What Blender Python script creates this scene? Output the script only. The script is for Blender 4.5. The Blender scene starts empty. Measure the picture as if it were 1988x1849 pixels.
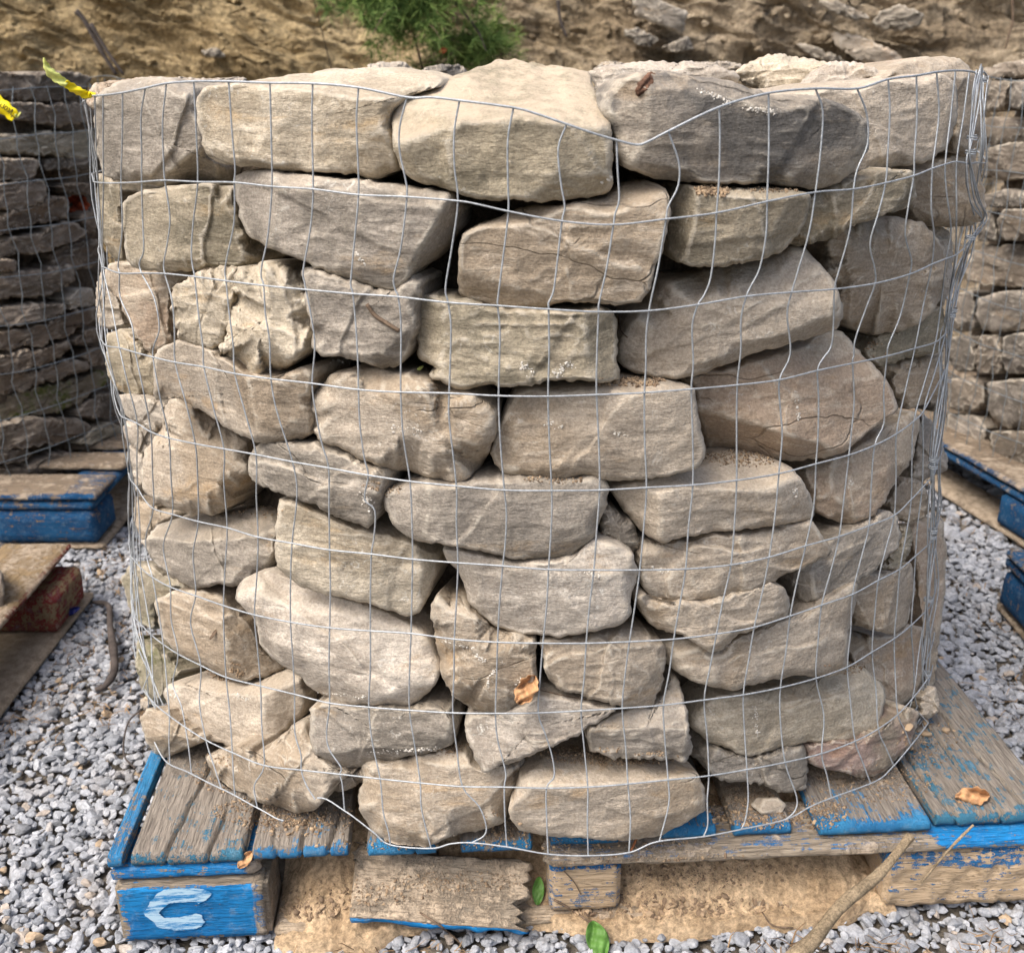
import bpy, math, random
import numpy as np
from mathutils import Vector
R_ = math.radians
random.seed(7)
C = bpy.context.scene
COL = C.collection

# ---------------------------------------------------------------- camera, sky, sun, exposure
CAMZ, TILT, FPX, W0, H0 = 1.07, R_(21.6), 2080.0, 1988.0, 1849.0
cam_d = bpy.data.cameras.new('camera'); cam = bpy.data.objects.new('camera', cam_d); COL.objects.link(cam)
cam.location = (0, 0, CAMZ); cam.rotation_euler = (R_(90) - TILT, 0, 0)
cam_d.sensor_width = 36; cam_d.lens = FPX / W0 * 36; cam_d.clip_start = .02; cam_d.clip_end = 400
cam_d.dof.use_dof = True; cam_d.dof.focus_distance = 1.25; cam_d.dof.aperture_fstop = 8
C.camera = cam
wd = bpy.data.worlds.new('World'); C.world = wd; wd.use_nodes = True
nt = wd.node_tree; bg = nt.nodes['Background']
sky = nt.nodes.new('ShaderNodeTexSky'); sky.sky_type = 'NISHITA'; sky.sun_disc = False
SUN_EL, SUN_AZ = R_(57), R_(230)      # azimuth clockwise from +Y: from behind and left of the camera
sky.sun_elevation = SUN_EL; sky.sun_rotation = SUN_AZ
sky.air_density = 1.0; sky.dust_density = 6.0; sky.ozone_density = .6
nt.links.new(sky.outputs[0], bg.inputs[0]); bg.inputs[1].default_value = .15
sd = bpy.data.lights.new('sun', 'SUN'); sun = bpy.data.objects.new('sun', sd); COL.objects.link(sun)
sd.energy = 1.8; sd.angle = R_(32); sd.color = (1, .965, .92)
sdir = Vector((math.sin(SUN_AZ) * math.cos(SUN_EL), math.cos(SUN_AZ) * math.cos(SUN_EL), math.sin(SUN_EL)))
sun.rotation_euler = sdir.to_track_quat('Z', 'Y').to_euler()
vs = C.view_settings; vs.view_transform = 'Standard'; vs.look = 'None'; vs.gamma = 1; vs.use_curve_mapping = False
vs.exposure = .68

# ---------------------------------------------------------------- geometry helpers
CAM = np.array([0, 0, CAMZ]); ct, st = math.cos(TILT), math.sin(TILT)
def rays(px):
    px = np.atleast_2d(np.asarray(px, float))
    a = (px[:, 0] - W0 / 2) / FPX; b = (px[:, 1] - H0 / 2) / FPX
    d = np.stack([a, ct - b * st, -(st + b * ct)], 1)
    return d / np.linalg.norm(d, axis=1)[:, None]
def on_plane(px, p0, n):
    d = rays(px); t = ((np.asarray(p0) - CAM) @ n) / (d @ n)
    return CAM + d * t[:, None]
def at_y(px, y):
    d = rays(px); return CAM + d * (y / d[:, 1])[:, None]
def at_z(px, z):
    d = rays(px); return CAM + d * ((z - CAMZ) / d[:, 2])[:, None]
rs = np.random.RandomState(3); _P = rs.permutation(256); _V = rs.rand(256) * 2 - 1
def vnoise(p):
    i = np.floor(p).astype(int); f = p - i; f = f * f * (3 - 2 * f); r = 0
    for dx in (0, 1):
        for dy in (0, 1):
            for dz in (0, 1):
                w = (f[:, 0] if dx else 1 - f[:, 0]) * (f[:, 1] if dy else 1 - f[:, 1]) * (f[:, 2] if dz else 1 - f[:, 2])
                h = _P[(i[:, 0] + dx + _P[(i[:, 1] + dy + _P[(i[:, 2] + dz) & 255]) & 255]) & 255]
                r = r + w * _V[h]
    return r
def fbm(p, o=4, g=.5):
    r = 0; a = 1
    for k in range(o):
        r = r + a * vnoise(p * 2 ** k + 17.3 * k); a *= g
    return r
def link(name, verts, faces, mat=None, parent=None, loc=None, smooth=True):
    me = bpy.data.meshes.new(name); me.from_pydata([tuple(v) for v in np.asarray(verts).tolist()], [], faces)
    if smooth: me.polygons.foreach_set('use_smooth', [True] * len(me.polygons))
    if mat:
        for m in (mat if isinstance(mat, list) else [mat]): me.materials.append(m)
    o = bpy.data.objects.new(name, me); COL.objects.link(o)
    if parent: o.parent = parent
    if loc is not None: o.location = tuple(loc)
    return o
def big(name, V, F, mat, parent=None, smooth=False, tone=None):   # V (n,3) F (m,k) arrays
    V = np.asarray(V, np.float32); F = np.asarray(F, np.int32); k = F.shape[1]
    me = bpy.data.meshes.new(name); me.vertices.add(len(V)); me.vertices.foreach_set('co', V.ravel())
    me.loops.add(F.size); me.loops.foreach_set('vertex_index', F.ravel())
    me.polygons.add(len(F)); me.polygons.foreach_set('loop_start', np.arange(len(F), dtype=np.int32) * k)
    me.polygons.foreach_set('use_smooth', np.full(len(F), smooth)); me.update(calc_edges=True)
    me.materials.append(mat)
    if tone is not None:
        a = me.attributes.new('tone', 'FLOAT', 'POINT'); a.data.foreach_set('value', np.asarray(tone, np.float32))
    o = bpy.data.objects.new(name, me); COL.objects.link(o)
    if parent: o.parent = parent
    return o
def setattr_f(o, name, vals):
    a = o.data.attributes.new(name, 'FLOAT', 'POINT'); a.data.foreach_set('value', np.asarray(vals, np.float32))
def tag(o, label=None, cat=None, group=None, kind=None):
    if label: o['label'] = label
    if cat: o['category'] = cat
    if group: o['group'] = group
    if kind: o['kind'] = kind
    return o
def empty(name, loc, rz=0):
    o = bpy.data.objects.new(name, None); COL.objects.link(o); o.location = tuple(loc); o.rotation_euler = (0, 0, rz)
    o.empty_display_size = .05; return o
def catmull(P, n, closed=False):
    P = np.asarray(P, float)
    if closed: Q = np.vstack([P[-1:], P, P[:2]])
    else: Q = np.vstack([2 * P[0] - P[1], P, 2 * P[-1] - P[-2]])
    out = []
    for i in range(len(Q) - 3):
        t = np.linspace(0, 1, n, endpoint=False)[:, None]; a, b, c, d = Q[i:i + 4]
        out.append(.5 * (2 * b + (c - a) * t + (2 * a - 5 * b + 4 * c - d) * t ** 2 + (3 * b - a - 3 * c + d) * t ** 3))
    if not closed: out.append(P[-1:])
    return np.vstack(out)
def tube_arr(P, r, k=6, closed=False):
    P = np.asarray(P, float); n = len(P); r = np.broadcast_to(r, (n,))
    if closed: T = np.roll(P, -1, 0) - np.roll(P, 1, 0)
    else: T = np.gradient(P, axis=0)
    T /= np.linalg.norm(T, axis=1)[:, None] + 1e-9
    ref = np.array([0, 0, 1.]) if abs(T[:, 2]).mean() < .7 else np.array([1., .2, 0])
    A = np.cross(T, ref); A /= np.linalg.norm(A, axis=1)[:, None] + 1e-9; B = np.cross(T, A)
    an = np.arange(k) * 2 * math.pi / k
    V = (P[:, None] + r[:, None, None] * (np.cos(an)[None, :, None] * A[:, None] + np.sin(an)[None, :, None] * B[:, None])).reshape(-1, 3)
    F = []; m = n if closed else n - 1
    for i in range(m):
        j = (i + 1) % n
        for q in range(k):
            F.append((i * k + q, i * k + (q + 1) % k, j * k + (q + 1) % k, j * k + q))
    return V, F
def tube(name, P, r, mat, parent=None, k=6, closed=False, caps=True):
    V, F = tube_arr(P, r, k, closed)
    if caps and not closed:
        F = F + [tuple(range(k))[::-1], tuple(range(len(V) - k, len(V)))]
    return link(name, V, F, mat, parent)

# ---------------------------------------------------------------- materials
class NB:
    def __init__(s, name):
        s.m = bpy.data.materials.new(name); s.m.use_nodes = True; s.t = s.m.node_tree; s.N = s.t.nodes
        s.b = s.N['Principled BSDF']; s.b.inputs['Roughness'].default_value = .9
        s.b.inputs['Specular IOR Level'].default_value = .25
    def n(s, ty, **kw):
        o = s.N.new(ty)
        for k, v in kw.items():
            if k.startswith('_'): setattr(o, k[1:], v)
            else: o.inputs[k].default_value = v
        return o
    def l(s, a, b): s.t.links.new(a, b)
    def coord(s, scale=(1, 1, 1), rnd=True, rot=(0, 0, 0)):
        tc = s.n('ShaderNodeTexCoord'); mp = s.n('ShaderNodeMapping'); mp.inputs['Scale'].default_value = scale
        mp.inputs['Rotation'].default_value = rot
        s.l(tc.outputs['Object'], mp.inputs['Vector'])
        if rnd:
            oi = s.n('ShaderNodeObjectInfo'); mu = s.n('ShaderNodeMath', _operation='MULTIPLY'); mu.inputs[1].default_value = 37
            s.l(oi.outputs['Random'], mu.inputs[0]); s.l(mu.outputs[0], mp.inputs['Location'])
        return mp.outputs[0]
    def noise(s, v, sc, det=4, ro=.55, dist=0):
        o = s.n('ShaderNodeTexNoise', Scale=sc, Detail=det, Roughness=ro, Distortion=dist); s.l(v, o.inputs['Vector']); return o.outputs[0]
    def ramp(s, f, a, b, c0=0, c1=1):
        o = s.n('ShaderNodeMapRange', _clamp=True, _interpolation_type='SMOOTHSTEP')
        s.l(f, o.inputs[0]); o.inputs[1].default_value = a; o.inputs[2].default_value = b
        o.inputs[3].default_value = c0; o.inputs[4].default_value = c1; return o.outputs[0]
    def mix(s, f, a, b, mode='MIX'):
        o = s.n('ShaderNodeMix', _data_type='RGBA', _blend_type=mode)
        for k, x in ((0, f), (6, a), (7, b)):
            if hasattr(x, 'is_linked'): s.l(x, o.inputs[k])
            elif k == 0: o.inputs[0].default_value = x
            else: o.inputs[k].default_value = (*x, 1) if len(x) == 3 else x
        return o.outputs[2]
    def math(s, op, a, b=0.):
        o = s.n('ShaderNodeMath', _operation=op)
        for k, x in ((0, a), (1, b)):
            if hasattr(x, 'is_linked'): s.l(x, o.inputs[k])
            else: o.inputs[k].default_value = x
        return o.outputs[0]
    def attr(s, name):
        o = s.n('ShaderNodeAttribute'); o.attribute_name = name; return o.outputs['Fac']
    def bump(s, h, st_, dist, prev=None):
        o = s.n('ShaderNodeBump'); o.inputs['Strength'].default_value = st_; o.inputs['Distance'].default_value = dist
        s.l(h, o.inputs['Height'])
        if prev: s.l(prev, o.inputs['Normal'])
        return o.outputs[0]
    def out(s, col, nor=None):
        s.l(col, s.b.inputs['Base Color'])
        if nor: s.l(nor, s.b.inputs['Normal'])
        return s.m

def stone_mat(name, c1, c2, c3, flecks=.5, strata=.5, moss=0.0, dust=.3, edge=.55):
    b = NB(name); v = b.coord(); vr = b.coord(scale=(1, 1, 3.4), rot=(.15, .1, 0))
    nA = b.noise(v, 8, 4, .6); nB = b.noise(v, 3.6, 4, .62, .8); nC = b.noise(v, 34, 4, .7)
    col = b.mix(b.ramp(nA, .36, .62), c1, c2)
    col = b.mix(b.ramp(nB, .46, .58, 0, .95), col, c3)
    col = b.mix(b.ramp(nC, .56, .76, 0, .5), col, tuple(x * .55 for x in c1))                 # dull stains
    col = b.mix(b.ramp(b.noise(vr, 15, 5, .72, .5), .5, .66, 0, .62), col, tuple(min(1, x * 1.42) for x in c2))   # pale bloom
    col = b.mix(b.math('MULTIPLY', b.ramp(b.noise(vr, 5.5, 5, .65, .6), .56, .68), b.ramp(nC, .35, .6, 0, .5)), col, (c1[0] * 1.25, c1[1] * 1.0, c1[2] * .68))   # iron staining
    oi = b.n('ShaderNodeObjectInfo'); val = b.ramp(oi.outputs['Random'], 0, 1, .86, 1.13); cv = b.n('ShaderNodeCombineColor'); [b.l(val, cv.inputs[q]) for q in range(3)]
    col = b.mix(1.0, col, cv.outputs[0], 'MULTIPLY')
    gr = b.noise(v, 300, 2, .8)
    col = b.mix(1.0, col, b.mix(b.ramp(gr, .25, .75), (.76, .745, .73), (1.2, 1.2, 1.19)), 'MULTIPLY')
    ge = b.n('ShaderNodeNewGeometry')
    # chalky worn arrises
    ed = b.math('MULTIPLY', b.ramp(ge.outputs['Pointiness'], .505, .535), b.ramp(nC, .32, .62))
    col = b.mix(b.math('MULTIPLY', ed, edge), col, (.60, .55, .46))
    sc = b.math('MULTIPLY', b.ramp(b.noise(v, 70, 5, .75, 1.2), .585, .65), b.ramp(nA, .5, .62))
    col = b.mix(b.math('MULTIPLY', sc, flecks), col, (.66, .64, .58))
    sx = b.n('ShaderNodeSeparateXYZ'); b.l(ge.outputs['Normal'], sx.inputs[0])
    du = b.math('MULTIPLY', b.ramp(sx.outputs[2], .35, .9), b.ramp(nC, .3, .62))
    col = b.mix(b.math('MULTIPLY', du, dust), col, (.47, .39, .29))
    if moss:
        mk = b.math('MULTIPLY', b.ramp(nA, .48, .6), moss)
        col = b.mix(b.math('MULTIPLY', mk, b.ramp(b.noise(v, 90, 3), .35, .6)), col, (.085, .095, .025))
    vc = b.n('ShaderNodeTexVoronoi', _feature='DISTANCE_TO_EDGE', Scale=4.5)
    dv = b.n('ShaderNodeVectorMath', _operation='ADD'); nz = b.n('ShaderNodeTexNoise', Scale=5., Detail=4.)
    b.l(v, nz.inputs['Vector']); b.l(vr, dv.inputs[0]); dm = b.n('ShaderNodeVectorMath', _operation='SCALE'); dm.inputs[3].default_value = .3; b.l(nz.outputs[1], dm.inputs[0]); b.l(dm.outputs[0], dv.inputs[1]); b.l(dv.outputs[0], vc.inputs['Vector'])
    crk = b.math('MULTIPLY', b.ramp(vc.outputs[0], 0, .016, 1, 0), b.ramp(nB, .60, .66))
    col = b.mix(b.math('MULTIPLY', crk, .6 * strata), col, (.07, .055, .04))
    big_ = b.noise(v, 24, 6, .6, .3)
    h = b.math('MULTIPLY', big_, .0075); h = b.math('ADD', h, b.math('MULTIPLY', b.noise(vr, 90, 4, .7), .0022))
    h = b.math('ADD', h, b.math('MULTIPLY', b.math('MULTIPLY', gr, b.ramp(nA, .4, .62, .1, 1)), .0005)); h = b.math('SUBTRACT', h, b.math('MULTIPLY', crk, .0025))
    return b.out(col, b.bump(h, .85, 1.0))
def c_(r, g, b, k=1.0, sat=.66):
    m = (r + g + b) / 3; return tuple((m + (x - m) * sat) * k for x in (r, g, b))
M = {}
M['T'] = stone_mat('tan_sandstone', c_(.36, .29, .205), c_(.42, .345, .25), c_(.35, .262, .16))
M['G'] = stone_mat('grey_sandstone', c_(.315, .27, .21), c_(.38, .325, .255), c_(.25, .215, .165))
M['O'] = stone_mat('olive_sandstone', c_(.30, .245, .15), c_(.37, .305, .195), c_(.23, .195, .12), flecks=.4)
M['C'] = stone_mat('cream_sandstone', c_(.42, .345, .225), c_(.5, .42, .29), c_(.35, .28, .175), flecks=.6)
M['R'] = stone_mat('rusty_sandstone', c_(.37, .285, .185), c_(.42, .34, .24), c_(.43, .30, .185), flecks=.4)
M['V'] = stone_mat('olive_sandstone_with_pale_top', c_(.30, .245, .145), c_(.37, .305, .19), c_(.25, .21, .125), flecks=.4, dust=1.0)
M['Q'] = stone_mat('shaded_brown_fieldstone', c_(.20, .155, .105), c_(.26, .205, .145), c_(.15, .12, .085), flecks=.3, dust=.2)  # this and the grey one below: right stack's shade put into the colour
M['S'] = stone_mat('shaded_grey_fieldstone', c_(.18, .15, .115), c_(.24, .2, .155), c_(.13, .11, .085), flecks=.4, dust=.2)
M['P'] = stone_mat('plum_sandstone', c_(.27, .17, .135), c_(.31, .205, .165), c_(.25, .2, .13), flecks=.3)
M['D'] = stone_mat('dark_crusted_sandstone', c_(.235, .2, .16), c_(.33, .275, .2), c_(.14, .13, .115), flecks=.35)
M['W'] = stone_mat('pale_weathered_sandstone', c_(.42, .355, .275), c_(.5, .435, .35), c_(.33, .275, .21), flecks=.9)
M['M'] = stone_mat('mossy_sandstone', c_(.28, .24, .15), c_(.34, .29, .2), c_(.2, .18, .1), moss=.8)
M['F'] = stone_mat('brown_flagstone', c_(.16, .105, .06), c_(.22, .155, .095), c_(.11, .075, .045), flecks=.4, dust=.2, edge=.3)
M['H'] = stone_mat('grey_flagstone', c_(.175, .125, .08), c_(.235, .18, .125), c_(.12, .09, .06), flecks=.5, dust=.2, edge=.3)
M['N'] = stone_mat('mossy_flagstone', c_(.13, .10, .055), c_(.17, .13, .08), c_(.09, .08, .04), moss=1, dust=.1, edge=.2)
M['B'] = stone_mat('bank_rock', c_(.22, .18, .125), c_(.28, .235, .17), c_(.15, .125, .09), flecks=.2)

def soil_mat(name, c1, c2, sc=1.0, bd=.01):
    b = NB(name); v = b.coord(rnd=False)
    col = b.mix(b.ramp(b.noise(v, 5 * sc, 6, .65, .5), .35, .65), c1, c2)
    g = b.noise(v, 60 * sc, 6, .75)
    col = b.mix(1.0, col, b.mix(b.ramp(g, .3, .7), (.55, .53, .5), (1.4, 1.38, 1.35)), 'MULTIPLY')
    n = b.bump(b.noise(v, 30 * sc, 8, .7), 1, bd); n = b.bump(b.noise(v, 200 * sc, 4, .7), .8, bd * .25, n)
    return b.out(col, n)
M['soil'] = soil_mat('dark_grit', (.11, .10, .085), (.2, .175, .145))
M['clay'] = soil_mat('dry_tan_clay', (.40, .29, .18), (.6, .455, .30), 2.2, .008)
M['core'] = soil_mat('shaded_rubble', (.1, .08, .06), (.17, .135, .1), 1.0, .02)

def wood_mat(name, wood1, wood2, paint, paint2, alongx=False):
    b = NB(name); v = b.coord(scale=(1.4, 26, 34) if alongx else (34, 1.4, 34)); vi = b.coord()
    g = b.noise(v, 8, 5, .72, .3); g2 = b.noise(v, 22, 3, .7); e = b.noise(vi, 55, 5, .78); f = b.noise(vi, 13, 4, .65)
    col = b.mix(b.ramp(g, .32, .68), wood1, wood2)
    col = b.mix(b.ramp(g2, .58, .7, 0, .5), col, tuple(x * .28 for x in wood1))
    mud = b.attr('mud'); pa = b.attr('paint')
    pc = b.mix(b.ramp(f, .35, .65), paint, paint2)
    pc = b.mix(b.ramp(e, .5, .75, 0, .5), pc, (.25, .33, .38))
    pm = b.math('ADD', b.math('MULTIPLY', pa, .8), b.math('MULTIPLY', b.math('SUBTRACT', g, .5), 1.5))
    pm = b.math('ADD', pm, b.math('MULTIPLY', b.math('SUBTRACT', e, .5), 1.9))
    pm = b.math('ADD', pm, b.math('MULTIPLY', b.math('SUBTRACT', f, .5), 1.1))
    pmask = b.ramp(pm, .42, .54)
    col = b.mix(pmask, col, pc)
    mm = b.math('ADD', mud, b.math('MULTIPLY', b.math('SUBTRACT', f, .5), 1.4)); mm = b.math('ADD', mm, b.math('MULTIPLY', b.math('SUBTRACT', e, .5), 1.1))
    mcol = b.mix(b.ramp(e, .35, .65), (.29, .23, .165), (.5, .405, .3))
    mmask = b.ramp(mm, .42, .66, 0, .95)
    col = b.mix(mmask, col, mcol)
    h = b.math('MULTIPLY', g, .002); h = b.math('ADD', h, b.math('MULTIPLY', b.ramp(g2, .5, .7), -.0015)); h = b.math('ADD', h, b.math('MULTIPLY', pmask, .0004))
    h = b.math('ADD', h, b.math('MULTIPLY', b.math('MULTIPLY', mmask, e), .006))
    return b.out(col, b.bump(h, .9, 1.0))
M['woodB'] = wood_mat('blue_painted_pallet_wood', (.185, .16, .135), (.32, .285, .24), (.02, .14, .31), (.035, .2, .39))
M['woodX'] = wood_mat('blue_painted_cross_timber', (.20, .165, .125), (.35, .295, .225), (.006, .15, .40), (.012, .21, .50), True)
M['woodXd'] = wood_mat('shaded_dirty_blue_cross_timber', (.17, .13, .09), (.27, .21, .15), (.004, .05, .14), (.01, .08, .19), True)  # dirt plus the neighbour pallets' shadow, both put into the darker colour
M['woodBx'] = wood_mat('faded_blue_pallet_wood', (.18, .155, .13), (.31, .275, .23), (.02, .11, .18), (.04, .16, .25))
M['woodY'] = wood_mat('clay_stained_pallet_timber', (.46, .34, .215), (.64, .49, .33), (.01, .12, .32), (.02, .18, .42), True)
M['woodR'] = wood_mat('red_painted_pallet_wood', (.22, .15, .08), (.32, .24, .14), (.15, .012, .014), (.22, .022, .02))
def plain(name, c, rough=.9, metal=0, sc=60, var=.35, bd=.001):
    b = NB(name); v = b.coord()
    col = b.mix(b.ramp(b.noise(v, sc, 4, .7), .3, .7), tuple(x * (1 - var) for x in c), tuple(min(1, x * (1 + var)) for x in c))
    b.b.inputs['Roughness'].default_value = rough; b.b.inputs['Metallic'].default_value = metal
    return b.out(col, b.bump(b.noise(v, sc * 3, 4), .5, bd))
M['wire'] = plain('galvanised_wire', (.38, .41, .435), .5, .35, 200, .22, .0003)
M['wire_far'] = plain('dull_galvanised_wire', (.22, .25, .27), .55, .55, 120, .3, .0003)
M['rust'] = plain('rusty_nail_iron', (.25, .1, .045), .8, .3, 300)
M['twig'] = plain('dry_twig_bark', (.16, .115, .08), .9, 0, 90)
M['twigred'] = plain('red_brown_bark', (.13, .07, .045), .9, 0, 90, .5, .004)
M['darktwig'] = plain('weathered_dark_bark', (.075, .062, .055), .9, 0, 60)
M['stick'] = soil_mat('muddy_stick', (.24, .19, .125), (.44, .35, .235), 5, .006)
M['leafbrown'] = plain('dry_tan_leaf', (.42, .24, .12), .7, 0, 60, .35)
M['leafred'] = plain('dry_rust_red_leaf', (.36, .075, .03), .6, 0, 40, .5)
M['leafgreen'] = plain('fresh_green_leaf', (.09, .2, .04), .5, 0, 40, .2)
M['yellow'] = plain('yellow_flagging_tape', (.85, .68, .01), .45, 0, 30, .08)
M['paleyellow'] = plain('bleached_flagging_tape', (.62, .66, .2), .45, 0, 60, .25)
M['lime'] = plain('white_lime_bruise', (.62, .59, .53), .95, 0, 300, .15, .001)
M['ink'] = plain('black_ink', (.015, .015, .015), .6)
M['bluetrash'] = plain('dark_blue_plastic', (.015, .02, .12), .35)
M['letter'] = None
b = NB('worn_pale_blue_letter_paint'); v = b.coord(scale=(3, 1, 24)); g = b.noise(v, 9, 6, .75)
col = b.mix(b.ramp(g, .4, .54), (.02, .2, .46), (.42, .6, .72)); M['letter'] = b.out(col)
b = NB('crushed_limestone'); v = b.coord(rnd=False); tn = b.attr('tone')
cr = b.n('ShaderNodeValToRGB'); e = cr.color_ramp.elements
e[0].position = 0; e[0].color = (.17, .175, .185, 1); e[1].position = 1; e[1].color = (.5, .5, .5, 1)
for p_, c in ((.3, (.255, .27, .295)), (.6, (.335, .35, .38)), (.9, (.44, .455, .48)), (.95, (.40, .30, .2))):
    q = cr.color_ramp.elements.new(p_); q.color = (*c, 1)
b.l(tn, cr.inputs[0])
col = b.mix(1.0, cr.outputs[0], b.mix(b.ramp(b.noise(v, 160, 5, .75), .3, .7), (.68, .68, .67), (1.22, 1.22, 1.22)), 'MULTIPLY')
col = b.mix(b.ramp(b.noise(v, 9, 4, .7), .5, .7, 0, .3), col, (.24, .195, .15))
M['gravel'] = b.out(col, b.bump(b.noise(v, 110, 5, .7), .6, .002))
b = NB('cut_earth_bank'); v = b.coord(rnd=False, scale=(1, 1, 2.0), rot=(0, .22, 0)); v2 = b.coord(rnd=False)
tc = b.n('ShaderNodeTexCoord'); sx = b.n('ShaderNodeSeparateXYZ'); b.l(tc.outputs['Object'], sx.inputs[0])
och = b.mix(b.ramp(b.noise(v, 3.0, 6, .65, .8), .38, .62), (.27, .20, .105), (.46, .36, .21))
gry = b.mix(b.ramp(b.noise(v, 2.6, 6, .65, .8), .38, .62), (.27, .215, .15), (.44, .365, .27))
xm = b.math('ADD', sx.outputs[0], b.math('MULTIPLY', b.math('SUBTRACT', b.noise(v2, 1.6, 3), .5), 1.6))
col = b.mix(b.ramp(xm, -.6, .5), och, gry)
col = b.mix(b.ramp(b.noise(v, 9, 6, .7, .5), .56, .7, 0, .6), col, (.09, .06, .035))
col = b.mix(b.ramp(b.noise(v, 14, 5, .7, .5), .58, .7, 0, .6), col, (.42, .34, .22))
col = b.mix(1.0, col, b.mix(b.ramp(b.noise(v2, 70, 5, .75), .3, .7), (.6, .58, .55), (1.35, 1.35, 1.3)), 'MULTIPLY')
n = b.bump(b.noise(v, 11, 7, .7, .6), 1, .03); n = b.bump(b.noise(v2, 60, 6, .7), 1, .012, n)
M['bank'] = b.out(col, n)
b = NB('pine_needles'); col = b.mix(b.ramp(b.attr('tone'), 0, 1), (.06, .115, .028), (.24, .34, .09)); M['needle'] = b.out(col)
b = NB('litter_strands'); col = b.mix(b.ramp(b.attr('tone'), 0, 1), (.08, .05, .03), (.33, .22, .12)); M['litter'] = b.out(col)
b = NB('crumbled_dirt'); col = b.mix(b.ramp(b.attr('tone'), 0, 1), (.17, .12, .08), (.42, .31, .2)); M['crumb'] = b.out(col)
# ---------------------------------------------------------------- the barrel the cage stands to
class Barrel:
    def __init__(s, zs, cx, cy, R): s.z, s.cx, s.cy, s.R = map(np.asarray, (zs, cx, cy, R))
    def at(s, z): return np.interp(z, s.z, s.cx), np.interp(z, s.z, s.cy), np.interp(z, s.z, s.R)
    def hit(s, px, off=0.):
        d = rays(px); hl = np.hypot(d[:, 0], d[:, 1]); tt = np.linspace(.75, 3.6, 1400)
        best = np.zeros(len(d))
        for i in range(len(d)):
            h = tt / hl[i]; x = d[i, 0] * h; y = d[i, 1] * h; z = CAMZ + d[i, 2] * h
            cx, cy, R = s.at(z); f = np.hypot(x - cx, y - cy) - R - off
            w = np.where(f < 0)[0]
            if len(w) and w[0] > 0:
                k = w[0]; u = f[k - 1] / (f[k - 1] - f[k]); best[i] = h[k - 1] + u * (h[k] - h[k - 1])
            else: best[i] = h[np.argmin(f)]
        return CAM + d * best[:, None]
    def excess(s, P, gap):
        cx, cy, R = s.at(P[:, 2]); return (np.hypot(P[:, 0] - cx, P[:, 1] - cy) - (R - gap)).max()
    def normal(s, p):
        cx, cy, R = s.at(p[2]); n = np.array([p[0] - cx, p[1] - cy, 0.]); return n / np.linalg.norm(n)
Lpx = [(160, 195), (180, 353), (193, 517), (193, 659), (232, 809), (252, 932), (252, 1079), (258, 1200), (268, 1338), (282, 1419)]
Rpx = [(1912, 170), (1917, 400), (1858, 510), (1845, 640), (1835, 760), (1826, 925), (1820, 1050), (1814, 1178), (1808, 1316), (1803, 1403)]
def sil(pts):
    d = rays(pts); hl = np.hypot(d[:, 0], d[:, 1]); z = CAMZ + d[:, 2] / hl * 1.557; az = np.arctan2(d[:, 0], d[:, 1])
    o = np.argsort(z); return z[o], az[o]
zl, al = sil(Lpx); zr, ar = sil(Rpx)
zz = np.linspace(.1, 1.1, 21); AL = np.interp(zz, zl, al); AR = np.interp(zz, zr, ar)
hs = np.sin((AR - AL) / 2); mid = (AR + AL) / 2; dF = 1.045
BR = hs * dF / (1 - hs); BD = dF / (1 - hs)
MAIN = Barrel(zz, BD * np.sin(mid), BD * np.cos(mid), BR)
SKIRT = Barrel(zz, BD * np.sin(mid), BD * np.cos(mid), BR + .034 * np.clip((.32 - zz) / .16, 0, 1))   # the cage flares where it meets the deck

LEFT = Barrel([0, 2], [-1.62, -1.62], [2.80, 2.80], [.62, .62])
RIGHT = Barrel([0, 2], [1.77, 1.77], [2.72, 2.72], [.62, .62])
print('barrel R', BR.min(), BR.max(), 'c', MAIN.at(.6))

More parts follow.
